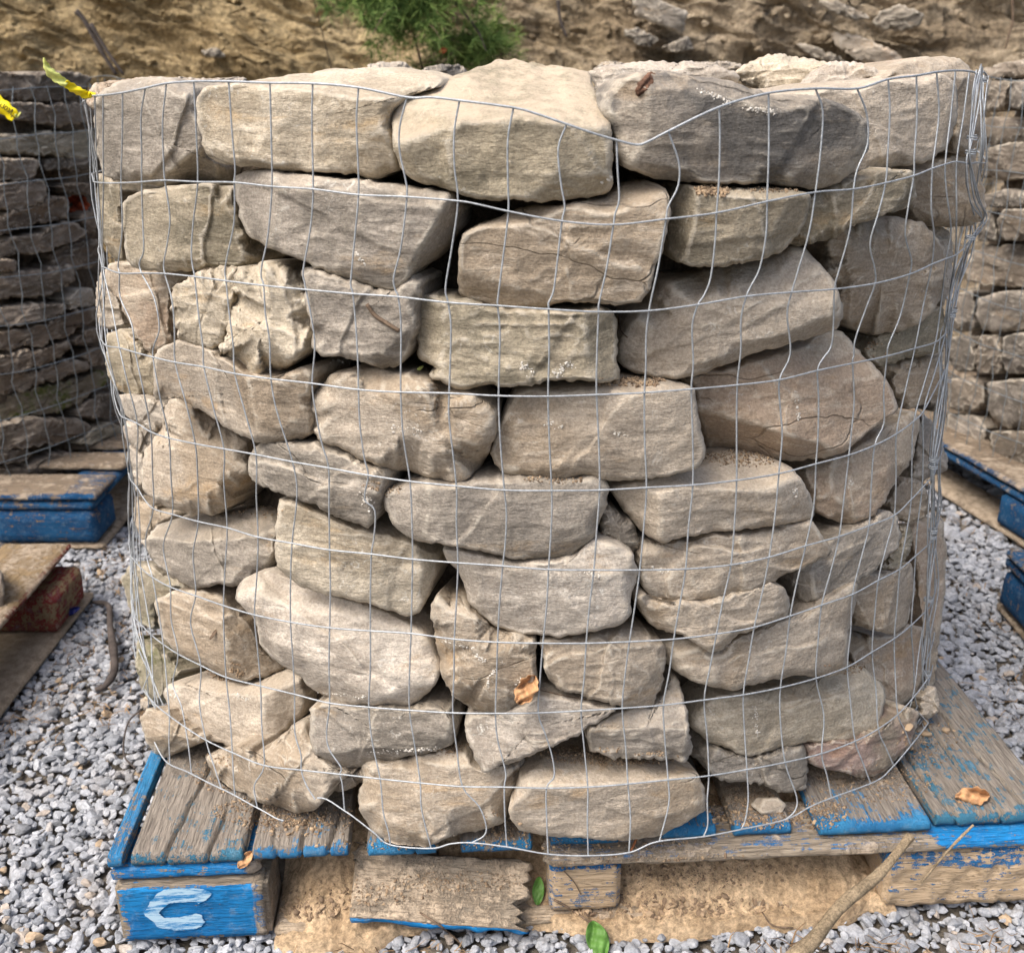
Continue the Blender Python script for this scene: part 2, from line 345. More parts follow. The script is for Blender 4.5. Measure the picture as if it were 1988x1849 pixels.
def resample(P, n):
    Q = np.vstack([P, P[:1]]); s = np.r_[0, np.cumsum(np.linalg.norm(np.diff(Q, axis=0), axis=1))]
    t = np.linspace(0, s[-1], n, endpoint=False)
    return np.stack([np.interp(t, s, Q[:, 0]), np.interp(t, s, Q[:, 1])], 1)
def chaikin(P):
    Q = np.roll(P, -1, 0); return np.stack([P * .92 + Q * .08, P * .08 + Q * .92], 1).reshape(-1, 2)
def parse(s):
    return np.array([[float(a) for a in w.split(',')] for w in s.split()])
CNT = [0]
def deckfix(P, zd):
    P = P.copy(); m = P[:, 2] < zd; s = (zd - CAMZ) / (P[m, 2] - CAMZ); P[m] = CAM + (P[m] - CAM) * s[:, None]; return P
def rock(pts, mat, ridges=(), name='stone', H=.045, er=.016, L=.15, w=.3, Y=None, barrel=None, gap=.004, push=0.,
         nchip=5, chip=.75, rough=1., na=132, nf=28, parent=None, nrm=None, shrink=.72, deck=True):
    CNT[0] += 1; seed = CNT[0]; er = er * .5 if er < .024 else er * .75; rr = np.random.RandomState(seed * 13 + 5)
    P = parse(pts) if isinstance(pts, str) else np.asarray(pts, float)
    P = chaikin(P); B2 = resample(P, na); size = np.ptp(P, axis=0).mean()
    s_ = np.arange(na) / na * 2 * math.pi; off = rr.rand() * 50
    circ = np.stack([np.cos(s_) * 3 + off, np.sin(s_) * 3, 0 * s_], 1)
    nout = np.roll(B2, -1, 0) - np.roll(B2, 1, 0); nout = np.stack([nout[:, 1], -nout[:, 0]], 1); nout /= np.linalg.norm(nout, axis=1)[:, None] + 1e-9
    amp = min(5., size * .03) * rough
    B2 = B2 + nout * ((vnoise(circ) * amp * .5) + vnoise(circ * 3.3) * amp * .5 + vnoise(circ * 9) * amp * .4)[:, None]
    c2 = B2.mean(0)
    if Y is not None: c3 = at_y(c2, Y)[0]; tc = CAM - c3; tc /= np.linalg.norm(tc); n = tc.copy(); n[2] *= .5
    elif barrel is not None: c3 = barrel.hit(c2, -.03)[0]; tc = CAM - c3; tc /= np.linalg.norm(tc); n = barrel.normal(c3)
    if nrm is not None: n = np.asarray(nrm, float)
    ww = w
    if Y is None:
        while True:
            m = n + ww * tc; m /= np.linalg.norm(m)
            if m @ tc > .72: break
            ww += .1
        n = m
    n /= np.linalg.norm(n)
    e1 = np.cross([0, 0, 1.], n); e1 /= np.linalg.norm(e1); e2 = np.cross(n, e1)
    ts = np.r_[np.linspace(0, 1, nf) ** .72]
    G2 = (c2 + ts[1:, None, None] * (B2 - c2)[None]).reshape(-1, 2); G2 = np.vstack([c2[None], G2])
    dirs = rays(G2); cdir = rays(c2)[0]
    c3 = c3 + cdir * push
    for it in range(3):
        base = on_plane(G2, c3, n)
        if barrel is MAIN and base[:, 2].min() < .143 and P[:, 1].max() < 1600 and deck:
            m_ = base[-na:]; k_ = m_[:, 2].argmin(); s_k = (.1435 - CAMZ) / (m_[k_, 2] - CAMZ); pk = CAM + (m_[k_] - CAM) * s_k
            c3 = CAM + cdir * (((pk - CAM) @ n) / (cdir @ n)); base = on_plane(G2, c3, n)
        q = np.stack([(base - c3) @ e1, (base - c3) @ e2], 1)
        qb = q[-na:]; ext = np.abs(qb).max(0)
        a = qb; bb = np.roll(qb, -1, 0); ab = bb - a; l2 = (ab ** 2).sum(1) + 1e-12
        t = np.clip(((q[:, None] - a[None]) * ab[None]).sum(2) / l2, 0, 1)
        dd = (((a + t[..., None] * ab) - q[:, None]) ** 2).sum(2); near = dd.argmin(1); dist = np.sqrt(dd.min(1)); dist[-na:] = 0; near[-na:] = np.arange(na)
        h = np.full(len(q), H)
        for (x1, y1, x2, y2, sl) in ridges:
            sl = sl * 1.25; side = (x2 - x1) * (G2[:, 1] - y1) - (y2 - y1) * (G2[:, 0] - x1)
            r3 = on_plane([(x1, y1), (x2, y2)], c3, n); r2 = np.stack([(r3 - c3) @ e1, (r3 - c3) @ e2], 1)
            u = r2[1] - r2[0]; u /= np.linalg.norm(u) + 1e-9; pd = np.abs((q[:, 0] - r2[0, 0]) * u[1] - (q[:, 1] - r2[0, 1]) * u[0])
            pd = np.where(side > 0, pd, -pd)
            wob = fbm(np.c_[q * 22, np.full(len(q), seed * 3.)], 2) * .005
            h = np.minimum(h, H - sl * (pd + wob))
        r2_ = np.random.RandomState(seed * 7 + 1)
        for k in range(nchip + 3):
            an = r2_.rand() * 6.283; dv = np.array([math.cos(an), math.sin(an)]); reach = (qb @ dv).max()
            if k < nchip: sl = .2 + .9 * r2_.rand() ** 1.4; st_ = chip * (.75 + .4 * r2_.rand())
            else: sl = .06 + .2 * r2_.rand(); st_ = .05 + .4 * r2_.rand()
            wob = fbm(np.c_[q * 20, np.full(len(q), seed * 5. + k)], 2) * .004
            h = np.minimum(h, H - sl * (q @ dv - reach * st_ + wob))
        for k in range(2 + int(rough > 1.2) * 2):                 # flake scars: shallow steps with a crisp lip
            an = r2_.rand() * 6.283; dv = np.array([math.cos(an), math.sin(an)]); o_ = (r2_.rand() - .15) * .7 * (qb @ dv).max()
            wob = fbm(np.c_[q * 15, np.full(len(q), seed * 2.3 + k)], 3) * .014
            h = h - (.0018 + .0035 * r2_.rand()) * np.clip((q @ dv - o_ + wob) / .003, 0, 1)
        tl = (r2_.rand(2) - .5) * .26
        h = h + q @ tl
        ew = er * np.clip(.75 + 1.5 * vnoise(circ * 1.1 + 30) + .5 * vnoise(circ * 3), .22, 2.4); ew = (ew + np.roll(ew, 1) + np.roll(ew, -1)) / 3; el = ew[near]
        k = np.clip(dist / el, 0, 1); rnd = 1 - np.sqrt(np.clip(1 - (1 - k) ** 2, 0, 1))
        h = h - el * np.where(er > .024, .75 * rnd + .25 * (1 - k), .35 * rnd + .75 * (1 - k))
        h = h - .003 * np.clip(1 - dist / .003, 0, 1)
        h = np.maximum(h, -L * .55)
        p3 = base * 1.0 + seed * 3.7
        fade = np.clip(dist / .006, .25, 1)
        h = h + fade * rough * (fbm(p3 * 11, 2) * .0030 + fbm(p3 * 34, 3) * .0018 - np.abs(vnoise(p3 * np.array([38, 38, 95]))) * .0026 - np.abs(vnoise(p3 * 90)) * .0009)
        front = base - dirs * h[:, None]
        if Y is None and barrel is not None:
            ex = barrel.excess(front, gap)
            c3 = c3 + cdir * (ex / max(.35, -(cdir @ barrel.normal(c3)))) if (it < 2 and push == 0) or (it < 2 and ex > 0) else c3
    if barrel is MAIN: front = deckfix(front, .1415)
    rim = front[-na:]; cen = rim.mean(0)
    V = [front]; nb = 6
    for j in range(1, nb + 1):
        u = j / nb; sc = 1 - (1 - shrink) * u ** 1.6
        ring = cen + (rim - cen) * sc - n * L * u * (1 + 0 * u); ring = ring + (fbm(ring * 14 + seed, 2) * .012)[:, None] * (ring - cen) / .1 * min(1, u * 2) * .6
        V.append(ring)
    V.append((cen - n * L * 1.05)[None]); V = np.vstack(V)
    if barrel is MAIN: V[:, 2] = np.maximum(V[:, 2], .1415)
    F = [(0, 1 + i, 1 + (i + 1) % na) for i in range(na)]
    nr = (nf - 1) + nb
    for r in range(nr - 1):
        o0 = 1 + r * na; o1 = o0 + na
        F += [(o0 + i, o1 + i, o1 + (i + 1) % na, o0 + (i + 1) % na) for i in range(na)]
    o0 = 1 + (nr - 1) * na; last = len(V) - 1
    F += [(o0 + (i + 1) % na, o0 + i, last) for i in range(na)]
    # orientation: pixel outlines may run either way
    A = .5 * np.sum(B2[:, 0] * np.roll(B2[:, 1], -1) - B2[:, 1] * np.roll(B2[:, 0], -1))
    if A > 0: F = [tuple(reversed(f)) for f in F]
    return link(name, V - c3, F, M[mat], parent, c3)

def smooth_box(name, parent, mat, x0, x1, y0, y1, z0, z1, res=.012, resx=None, amp=.0012, grooves=(), ragged=0, paint=None, mud=None, seed=1, bev=.004, warp=0.):
    """rectangular timber with worn arrises, split grooves, optionally a ragged far or near end; local axes"""
    nx = max(2, int((x1 - x0) / (resx or res))); ny = max(2, int((y1 - y0) / res)); nz = max(2, int((z1 - z0) / res))
    idx = {}; V = []; F = []
    def vid(i, j, k):
        if (i, j, k) not in idx: idx[(i, j, k)] = len(V); V.append((i / nx, j / ny, k / nz))
        return idx[(i, j, k)]
    for i in range(nx):
        for j in range(ny):
            F.append((vid(i, j, nz), vid(i + 1, j, nz), vid(i + 1, j + 1, nz), vid(i, j + 1, nz)))
            F.append((vid(i, j, 0), vid(i, j + 1, 0), vid(i + 1, j + 1, 0), vid(i + 1, j, 0)))
    for i in range(nx):
        for k in range(nz):
            F.append((vid(i, 0, k), vid(i + 1, 0, k), vid(i + 1, 0, k + 1), vid(i, 0, k + 1)))
            F.append((vid(i, ny, k), vid(i, ny, k + 1), vid(i + 1, ny, k + 1), vid(i + 1, ny, k)))
    for j in range(ny):
        for k in range(nz):
            F.append((vid(0, j, k), vid(0, j, k + 1), vid(0, j + 1, k + 1), vid(0, j + 1, k)))
            F.append((vid(nx, j, k), vid(nx, j + 1, k), vid(nx, j + 1, k + 1), vid(nx, j, k + 1)))
    U = np.array(V); S = np.array([x1 - x0, y1 - y0, z1 - z0]); Pn = np.array([x0, y0, z0]) + U * S
    # rounded arrises: shift grid lines nearest the border in, then pull corners
    e = np.minimum(U, 1 - U) * S
    for a in range(3):
        b_, c_2 = [q for q in range(3) if q != a]
        on = (U[:, a] < 1e-6) | (U[:, a] > 1 - 1e-6)
        near = np.minimum(e[:, b_], e[:, c_2])
        pull = np.where(on, bev * np.clip(1 - near / (bev * 1.5), 0, 1) ** 2, 0)
        Pn[:, a] += np.where(U[:, a] < .5, pull, -pull)
    q = Pn + seed * 9.1
    Pn[:, 2] += fbm(q * np.array([40, 6, 40]), 3) * amp + warp * fbm(q * np.array([3, 2, 0]), 1)
    Pn[:, 1] += fbm(q * np.array([60, 3, 60]), 2) * amp * 1.2 * ((U[:, 1] < .01) | (U[:, 1] > .99))
    Pn[:, 0] += fbm(q * np.array([3, 9, 20]), 2) * amp * ((U[:, 0] < .01) | (U[:, 0] > .99))
    if ragged:
        m = U[:, 0] > .8 if ragged > 0 else U[:, 0] < .2
        s = np.abs(fbm(np.c_[q[:, 1] * 90, q[:, 2] * 60, q[:, 2] * 0], 3)) * .03 * abs(ragged)
        k = np.abs((U[:, 0] - .8) / .2 if ragged > 0 else (.2 - U[:, 0]) / .2)
        Pn[:, 0] -= np.sign(ragged) * s * k * m
    for (gx, gs, gl, gw) in grooves:                     # x at front, slant dx/dy, length from the front, width
        gxx = x0 + gx + gs * (Pn[:, 1] - y0) + .004 * vnoise(np.c_[Pn[:, 1] * 30, q[:, 0] * 0 + gx * 99, q[:, 0] * 0])
        t = np.clip(1 - np.abs(Pn[:, 0] - gxx) / gw, 0, 1) * np.clip((gl - (Pn[:, 1] - y0)) / .05, 0, 1)
        Pn[:, 2] -= np.where(U[:, 2] > .99, t * .014, 0)
        Pn[:, 1] += np.where(U[:, 1] < .01, t * .007, 0)
    o = link(name, Pn, F, mat, parent)
    Ux, Uy, Uz = U.T; nz_ = fbm(q * 9, 3)
    pv = paint(Pn, U, nz_) if paint else np.zeros(len(U)); mv = mud(Pn, U, nz_) if mud else np.zeros(len(U))
    setattr_f(o, 'paint', np.broadcast_to(pv, (len(U),))); setattr_f(o, 'mud', np.broadcast_to(mv, (len(U),)))
    return o
# ---------------------------------------------------------------- field stones of the main basket (outline in photo coordinates, stock, edges, description)
L_, T_ = 'left', 'top'
MS = [
 # top layer, face
 ('183,192 205,172 250,152 330,150 378,165 382,225 398,268 400,300 440,325 452,352 400,358 290,360 225,352 196,335 185,280','G',[(290,352,392,288,1.3),(380,182,190,186,1.2)],'broad grey stone at the top left corner of the main basket, under the yellow tape',{}),
 ('383,190 400,168 470,158 560,146 640,133 720,128 830,138 862,155 850,168 792,185 768,212 758,240 766,270 775,310 772,332 740,345 712,347 690,336 600,336 530,331 430,318 403,303 393,275 396,262 385,240','C',[(772,192,385,170,2.4),(740,345,758,190,.5)],'cream blocky stone with a chalk white top, second from the left along the rim',{'L':.24}),
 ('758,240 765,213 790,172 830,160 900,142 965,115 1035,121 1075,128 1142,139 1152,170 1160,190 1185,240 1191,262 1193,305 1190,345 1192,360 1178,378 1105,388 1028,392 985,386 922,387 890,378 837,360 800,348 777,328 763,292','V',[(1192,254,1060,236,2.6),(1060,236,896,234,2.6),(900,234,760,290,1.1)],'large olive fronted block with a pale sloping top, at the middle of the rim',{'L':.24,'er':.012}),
 ('1168,210 1180,180 1205,155 1250,138 1300,138 1385,153 1451,166 1495,183 1583,187 1652,209 1686,236 1688,290 1652,335 1614,360 1583,366 1495,358 1379,357 1275,346 1215,328 1192,305 1189,265 1178,235','D',[(1690,236,1290,182,.9),(1275,130,1230,340,.45),(1640,200,1700,300,-.0)],'dark crusted grey stone with a reddish bark scrap, right of the middle on the rim',{'L':.22,'er':.02,'nchip':3}),
 ('1560,180 1600,172 1683,156 1780,145 1830,143 1852,162 1862,192 1858,242 1836,290 1795,320 1725,325 1680,346 1600,372 1580,330 1600,230','T',[(1860,165,1590,180,2.0),(1835,330,1800,150,.5)],'smooth tan stone with a rounded right end, partly behind the dark crusted stone',{'push':.02,'L':.22}),
 ('1700,158 1760,121 1830,106 1868,112 1896,140 1908,180 1906,262 1882,306 1850,300 1842,180 1790,160','R',[(1905,150,1700,150,1.2)],'brownish stone at the top right corner of the basket, beside the tied wire seam',{'push':.02,'L':.16}),
 # stones lying on the top layer behind the rim
 ('165,196 180,164 215,156 260,150 300,148 350,158 372,175 330,190 240,205 180,215','R',[],'pinkish stone lying behind the top left corner stone',{'Y':1.52,'H':.05,'L':.14}),
 ('300,160 340,150 430,152 480,150 470,172 400,176 330,178','W',[],'low pale stone glimpsed between the corner stone and the chalk topped stone',{'Y':1.5,'L':.12}),
 ('1140,140 1180,125 1250,119 1330,118 1400,127 1440,148 1420,170 1300,170 1230,180 1190,215 1165,190','W',[(1440,135,1150,135,1.5)],'whitish stone on top behind the middle rim block',{'Y':1.42,'L':.2}),
 ('1420,150 1440,128 1480,110 1505,105 1560,112 1625,125 1640,160 1560,190 1480,180','C',[(1640,135,1420,128,1.0)],'pale yellow stone on top behind the dark crusted stone',{'Y':1.5,'L':.2}),
 ('1540,175 1575,140 1605,120 1655,118 1705,135 1720,160 1640,182 1580,195','W',[(1620,110,1550,190,.8)],'pale tan stone with a slanting face, on top left of the corner stone',{'Y':1.36,'L':.2}),
 ('1330,140 1345,122 1400,118 1440,124 1445,142 1390,150','W',[],'small pale stone near the far rim right of the middle',{'Y':1.95,'L':.12}),
 ('708,140 716,124 740,120 785,120 802,134 800,150 740,152','G',[],'flat grey stone poking above the far rim, left of the mottled one',{'Y':2.08,'L':.12}),
 ('812,150 822,132 850,126 890,125 908,138 900,155 850,158','D',[],'dark mottled stone at the far rim beside a short stretch of wire',{'Y':2.1,'L':.12}),
 ('1150,135 1170,120 1195,118 1222,126 1218,140 1180,148','G',[],'little rounded grey stone at the far rim behind the whitish stone',{'Y':2.12,'L':.1}),
 # second layer
 ('190,335 235,355 240,420 242,505 225,508 205,480 190,430 188,380','O',[(215,330,225,505,.5)],'narrow olive stone end at the left edge, below the grey corner stone',{'er':.012,'push':.015}),
 ('236,395 250,380 300,365 335,360 367,358 420,356 450,362 456,405 470,440 500,485 510,502 492,514 425,520 400,515 386,526 320,530 272,526 250,512 243,492 238,440','O',[(455,515,465,400,1.0),(360,345,352,530,.25)],'rounded olive stone with a vertical groove, left end of the second layer',{'er':.02,'nchip':2,'rough':.8}),
 ('452,347 470,333 530,334 600,340 690,348 780,360 868,374 905,400 897,440 872,466 845,500 802,530 778,556 755,563 718,555 660,541 620,522 580,503 540,490 520,482 500,470 480,456 464,420 455,385','G',[(762,566,842,402,1.7),(900,398,455,345,.5)],'large grey stone with a dark shadowed right flank, under the cream block',{'er':.012}),
 ('887,490 895,460 910,445 950,432 1000,410 1030,400 1100,394 1180,385 1212,355 1250,350 1291,362 1299,380 1300,420 1286,480 1272,530 1258,570 1245,587 1190,592 1140,588 1080,587 1060,600 1020,604 960,597 920,583 893,575 887,545','T',[(1302,402,1100,410,1.9),(1100,410,900,450,1.6)],'squarish grey tan stone with a flat lit top, directly under the middle rim block',{'er':.01}),
 ('1300,385 1330,360 1420,364 1500,368 1572,374 1574,400 1560,440 1540,468 1520,492 1480,502 1430,512 1390,519 1345,517 1310,508 1296,490 1294,440','O',[(1368,360,1334,520,1.5),(1575,388,1350,388,1.6),(1530,520,1572,360,.8)],'olive block with crumbly mud on its top, under the dark crusted stone',{'er':.009}),
 ('1525,470 1545,420 1560,395 1590,366 1660,347 1720,327 1775,330 1780,380 1760,405 1700,421 1650,440 1620,463 1555,477','O',[(1530,505,1790,400,1.2)],'greenish slab wedged behind the mud topped block',{'push':.03}),
 ('1762,408 1762,340 1811,318 1870,290 1890,290 1906,340 1914,403 1909,428 1884,439 1825,439 1782,436','T',[(1890,440,1878,300,.6)],'upright tan block against the right hand wires, below the corner stone',{'er':.008,'push':.01}),
 ('1585,500 1592,480 1620,447 1660,428 1700,423 1745,424 1790,432 1815,450 1832,485 1838,525 1834,562 1818,600 1788,626 1750,642 1705,651 1672,645 1640,625 1615,600 1600,560','T',[(1700,440,1850,520,.3)],'rounded boulder like stone under the greenish slab near the right side',{'er':.05,'H':.06}),
 ('1795,436 1830,440 1848,455 1852,500 1846,560 1828,600 1812,560 1815,490','W',[],'narrow whitish stone end behind the rounded boulder like stone',{'push':.03,'er':.012}),
 # third layer
 ('186,590 188,550 198,525 212,520 232,590 246,632 215,640 192,632','T',[],'thin pale stone end at the left edge beside the triangular stone',{'push':.01,'er':.012}),
 ('204,552 208,516 222,506 260,510 310,520 372,528 350,548 330,575 330,640 336,662 310,676 295,691 284,680 270,660 254,630 235,590 218,570','R',[(212,560,300,700,.5)],'pointed triangular stone with a rusty lower edge, left of the knobbly stones',{'er':.012}),
 ('334,562 367,538 398,526 430,518 460,522 462,557 451,590 449,620 438,655 428,674 400,678 368,672 345,652 333,620','C',[],'left one of the two knobbly weathered stones under the olive stone',{'er':.035,'rough':1.7,'nchip':4,'push':.012}),
 ('454,557 460,524 508,509 555,517 585,523 592,557 602,595 604,640 601,655 590,680 565,709 535,730 520,732 490,725 466,712 440,700 425,695 428,670 440,640 434,615 446,585','C',[],'right one of the two knobbly weathered stones under the olive stone',{'er':.04,'rough':1.6,'H':.06}),
 ('585,520 620,525 700,550 730,562 772,558 800,534 820,545 824,580 806,640 790,692 770,712 735,716 700,702 660,690 625,690 605,672 607,640 595,590','G',[(778,730,802,560,1.2),(640,520,610,600,.5)],'dull brown grey stone with a dry stem lying over it, under the large grey stone',{'er':.016}),
 ('806,600 812,572 870,575 960,600 1060,605 1160,598 1196,605 1199,650 1196,690 1203,735 1160,742 1120,735 1060,740 1010,752 990,756 960,750 900,756 880,750 840,740 830,728 848,715 816,705 810,650','O',[(1200,625,806,600,.8),(1210,742,812,712,.1)],'ochre layered stone with two white scuffs, at the centre of the third layer',{'er':.009,'rough':1.5,'push':.015}),
 ('1200,692 1200,655 1230,620 1262,577 1300,546 1350,530 1400,515 1440,513 1500,495 1535,474 1562,480 1592,510 1622,545 1634,590 1636,617 1620,641 1580,656 1530,671 1450,691 1400,711 1350,731 1310,736 1270,731 1230,723 1205,711','T',[(1640,600,1265,585,.45)],'long smooth stone rising to the right, under the mud topped block',{'er':.03,'H':.06}),
 # fourth layer
 ('204,690 205,650 238,636 268,664 300,690 310,722 318,775 255,766 225,755 210,732','O',[(310,690,205,650,.5)],'short olive tan stone at the left edge below the triangular stone',{'er':.02}),
 ('298,692 320,672 345,658 400,676 430,694 500,728 530,735 590,710 606,722 602,770 606,845 557,858 505,860 461,845 414,814 373,785 335,768 301,775','T',[(470,715,505,870,.55),(606,745,298,700,.6)],'long stone running downhill to the right below the knobbly stones',{'er':.018}),
 ('230,765 260,765 320,780 330,802 322,826 300,838 280,826 250,812 236,800','G',[],'flat brownish stone tucked in at the left edge above the big egg shaped stone',{'er':.012,'push':.01}),
 ('236,832 245,815 270,818 302,836 303,858 288,882 264,874 245,852','W',[],'small stone with a chalky broken corner at the left edge',{'er':.01}),
 ('250,862 278,880 284,900 272,962 262,950 255,910','G',[],'narrow stone end below the small chalky cornered stone',{'push':.01,'er':.01}),
 ('335,768 376,790 417,815 483,857 487,875 481,916 465,948 446,980 417,1002 389,996 373,1002 335,989 304,977 275,948 271,916 279,875 304,841 317,797','T',[(490,880,340,770,.5),(455,1000,485,900,.5)],'big egg shaped tan stone on the left side, between the fourth and sixth wires',{'er':.028}),
 ('589,788 600,768 640,730 690,716 730,715 762,720 830,736 880,750 930,770 962,800 964,840 950,880 936,906 900,936 890,939 840,926 780,911 740,906 700,891 660,871 620,855 600,830','T',[(965,845,870,740,.45),(925,930,955,800,.5)],'big smooth rounded stone left of centre below the ochre layered stone',{'er':.03,'H':.06}),
 ('950,882 960,840 975,810 992,780 1002,764 1040,750 1160,744 1200,734 1260,740 1332,745 1350,752 1357,790 1366,850 1372,882 1363,902 1330,916 1270,930 1230,930 1190,933 1130,920 1080,931 1050,929 1010,926 970,916','T',[(1355,764,1000,775,1.5),(1010,760,965,900,.5)],'wide tan block at the centre, dusty on top, right of the big smooth stone',{'er':.014}),
 ('1328,735 1370,719 1432,709 1526,681 1558,668 1614,640 1636,643 1671,687 1696,706 1721,734 1736,766 1743,791 1740,801 1715,814 1683,839 1646,873 1636,880 1589,892 1558,894 1511,892 1464,883 1417,873 1372,870 1366,828 1351,788 1348,747','R',[(1340,775,1510,832,1.3),(1480,815,1615,898,1.5),(1512,700,1525,840,.35),(1520,738,1340,715,.5)],'big rusty wedge shaped stone with a shadowed underside, right of centre',{'er':.009}),
 ('1672,682 1690,655 1740,640 1790,605 1830,594 1836,650 1830,682 1780,692 1740,702 1710,712 1692,702','O',[],'brown stone under the rounded boulder like stone near the right edge',{'push':.015}),
 ('1695,712 1740,702 1800,688 1827,690 1832,740 1820,775 1790,786 1757,796 1743,786 1735,757 1715,727','T',[],'lumpy tan stone right of the rusty wedge',{'er':.02}),
 ('1798,775 1812,735 1828,700 1841,750 1840,780 1812,800','G',[],'slim grey stone end at the right edge beside the lumpy tan stone',{'push':.012,'er':.012}),
 # fifth layer
 ('478,916 482,886 500,861 560,858 617,860 642,875 700,895 746,912 756,925 746,960 736,986 725,1012 715,1026 690,1019 650,1001 600,976 560,961 520,951 490,936','G',[(750,900,490,870,.5),(715,1030,742,905,.6)],'dull grey slab sloping down to the right, beside the egg shaped stone',{'er':.016}),
 ('740,968 755,946 800,938 880,945 940,930 980,925 1040,925 1100,930 1160,920 1184,942 1181,980 1165,1012 1155,1046 1130,1066 1100,1084 1060,1084 1000,1086 960,1076 900,1061 850,1058 800,1046 760,1020','G',[(1184,950,740,955,.5),(1110,1100,1180,940,.6)],'wide brown grey stone with an ochre knob, just below the centre',{'er':.014}),
 ('1186,944 1230,935 1300,915 1365,903 1400,880 1450,878 1530,900 1550,920 1570,948 1582,985 1576,1006 1540,1016 1480,1023 1400,1031 1340,1041 1285,1053 1255,1040 1225,1011 1200,976','T',[(1575,944,1255,958,1.5),(1275,940,1292,1060,.8)],'flat tan stone with grit on its ledge, below the rusty wedge',{'er':.012}),
 ('1560,906 1646,879 1699,840 1746,810 1771,797 1787,812 1771,891 1746,922 1718,976 1693,1001 1652,1018 1630,1016 1589,998 1576,970 1568,938','R',[(1630,880,1600,1010,.5),(1680,1010,1760,830,.35)],'tall orange brown stone leaning right, beside the rusty wedge',{'er':.018}),
 ('1786,805 1808,812 1830,860 1842,890 1839,912 1810,926 1785,940 1766,925 1776,880','G',[],'pale grey stone bulging through the right hand wires',{'er':.014}),
 ('1718,976 1752,925 1785,932 1802,955 1806,985 1795,1006 1765,1015 1738,1006','T',[],'tan stone with a pale broken patch, right of the orange brown stone',{'er':.014,'push':.008}),
 # sixth layer
 ('262,962 280,975 330,990 352,998 312,1014 292,1044 275,1048 260,1010','T',[],'narrow tan stone end below the egg shaped stone at the left edge',{'er':.012,'push':.012}),
 ('273,1052 300,1025 330,1005 373,1003 420,1002 470,988 500,985 532,990 537,1020 537,1060 531,1092 500,1117 480,1131 440,1138 400,1139 370,1139 330,1121 298,1095','G',[(540,1042,275,1052,1.5),(290,1040,300,1120,.4)],'rough faced stone with a lit ledge, left side below the egg shaped stone',{'er':.009,'rough':1.3}),
 ('540,968 562,968 600,985 650,1005 700,1025 760,1040 800,1055 850,1075 846,1120 831,1160 815,1192 790,1197 760,1186 700,1166 650,1156 600,1141 560,1126 536,1100 531,1050','C',[(806,1210,802,1040,1.0),(850,1085,540,985,.5)],'cream yellow block with a dent in its face, left of centre',{'er':.011}),
 ('1160,985 1190,988 1232,1018 1243,1060 1222,1082 1172,1054','G',[],'shadowed stone set back in the gap right of the ochre knobbed stone',{'push':.06}),
 ('1250,1052 1290,1056 1350,1043 1450,1031 1550,1017 1580,1008 1600,1043 1616,1066 1610,1081 1570,1100 1540,1110 1500,1131 1450,1151 1380,1161 1310,1171 1270,1166 1250,1141 1244,1100 1244,1070','T',[],'layered brown stone ending in a point on the right, under the flat gritty stone',{'er':.015,'rough':1.3}),
 ('1530,1125 1562,1085 1590,1060 1612,1042 1652,1022 1700,1005 1720,990 1741,1002 1749,1040 1744,1062 1720,1081 1690,1116 1650,1141 1600,1166 1562,1169 1538,1152','G',[(1560,1080,1590,1180,.9)],'brown wedge stone with a dark left flank, below the orange brown stone',{'er':.012}),
 ('1745,1020 1768,1022 1772,1045 1766,1072 1745,1106 1720,1111 1704,1100 1724,1080 1748,1058','O',[],'small rounded olive stone tucked beside the brown wedge stone',{'er':.02,'push':.01}),
 ('855,1064 900,1066 960,1081 1000,1089 1080,1089 1120,1076 1150,1046 1190,1055 1226,1070 1238,1100 1235,1131 1226,1161 1229,1196 1200,1216 1150,1226 1090,1236 1050,1233 1000,1226 960,1216 932,1196 912,1171 900,1131 886,1106 865,1086','W',[(1236,1090,860,1085,.5),(1240,1190,900,1180,-.0)],'broad pale stone narrowing at the left, under the ochre knobbed stone',{'er':.018}),
 # seventh layer
 ('234,1125 252,1097 262,1087 300,1100 340,1125 372,1142 342,1152 302,1167 300,1222 270,1212 250,1182 242,1150','M',[],'mossy olive stone sticking out at the left edge, level with the seventh wire',{'er':.02}),
 ('299,1163 331,1150 378,1144 434,1150 456,1172 488,1210 506,1257 535,1279 556,1295 519,1313 475,1323 440,1317 393,1288 350,1276 315,1235 302,1194','T',[(452,1330,430,1160,.7),(450,1165,300,1175,.5)],'tan stone with greenish right side and a dry seed case, lower left',{'er':.012}),
 ('456,1162 460,1140 480,1120 520,1108 542,1112 600,1137 650,1152 700,1167 760,1186 790,1200 822,1217 840,1250 852,1295 846,1326 820,1356 790,1371 740,1369 690,1366 650,1361 610,1341 590,1321 560,1296 530,1280 505,1250 490,1200','W',[(850,1262,460,1150,.7),(600,1330,850,1345,.3)],'biggest pale stone of the lower left, sloping down to the right',{'er':.022,'H':.06}),
 ('840,1202 838,1170 850,1152 888,1150 905,1176 930,1196 960,1216 1010,1228 1040,1240 1042,1290 1040,1330 1012,1360 990,1379 960,1385 920,1381 880,1351 860,1321 850,1271','T',[(880,1180,900,1400,.3),(1000,1400,1010,1220,.5)],'upright tan stone with white scratches and a dead leaf at its right, low centre',{'er':.026}),
 ('1045,1236 1090,1237 1150,1229 1222,1215 1260,1230 1286,1250 1293,1275 1286,1320 1271,1360 1265,1371 1210,1373 1150,1359 1100,1341 1070,1326 1058,1301 1051,1266','R',[(1290,1262,1050,1248,.6)],'orange tinted stone right of the upright scratched stone',{'er':.016,'rough':1.3}),
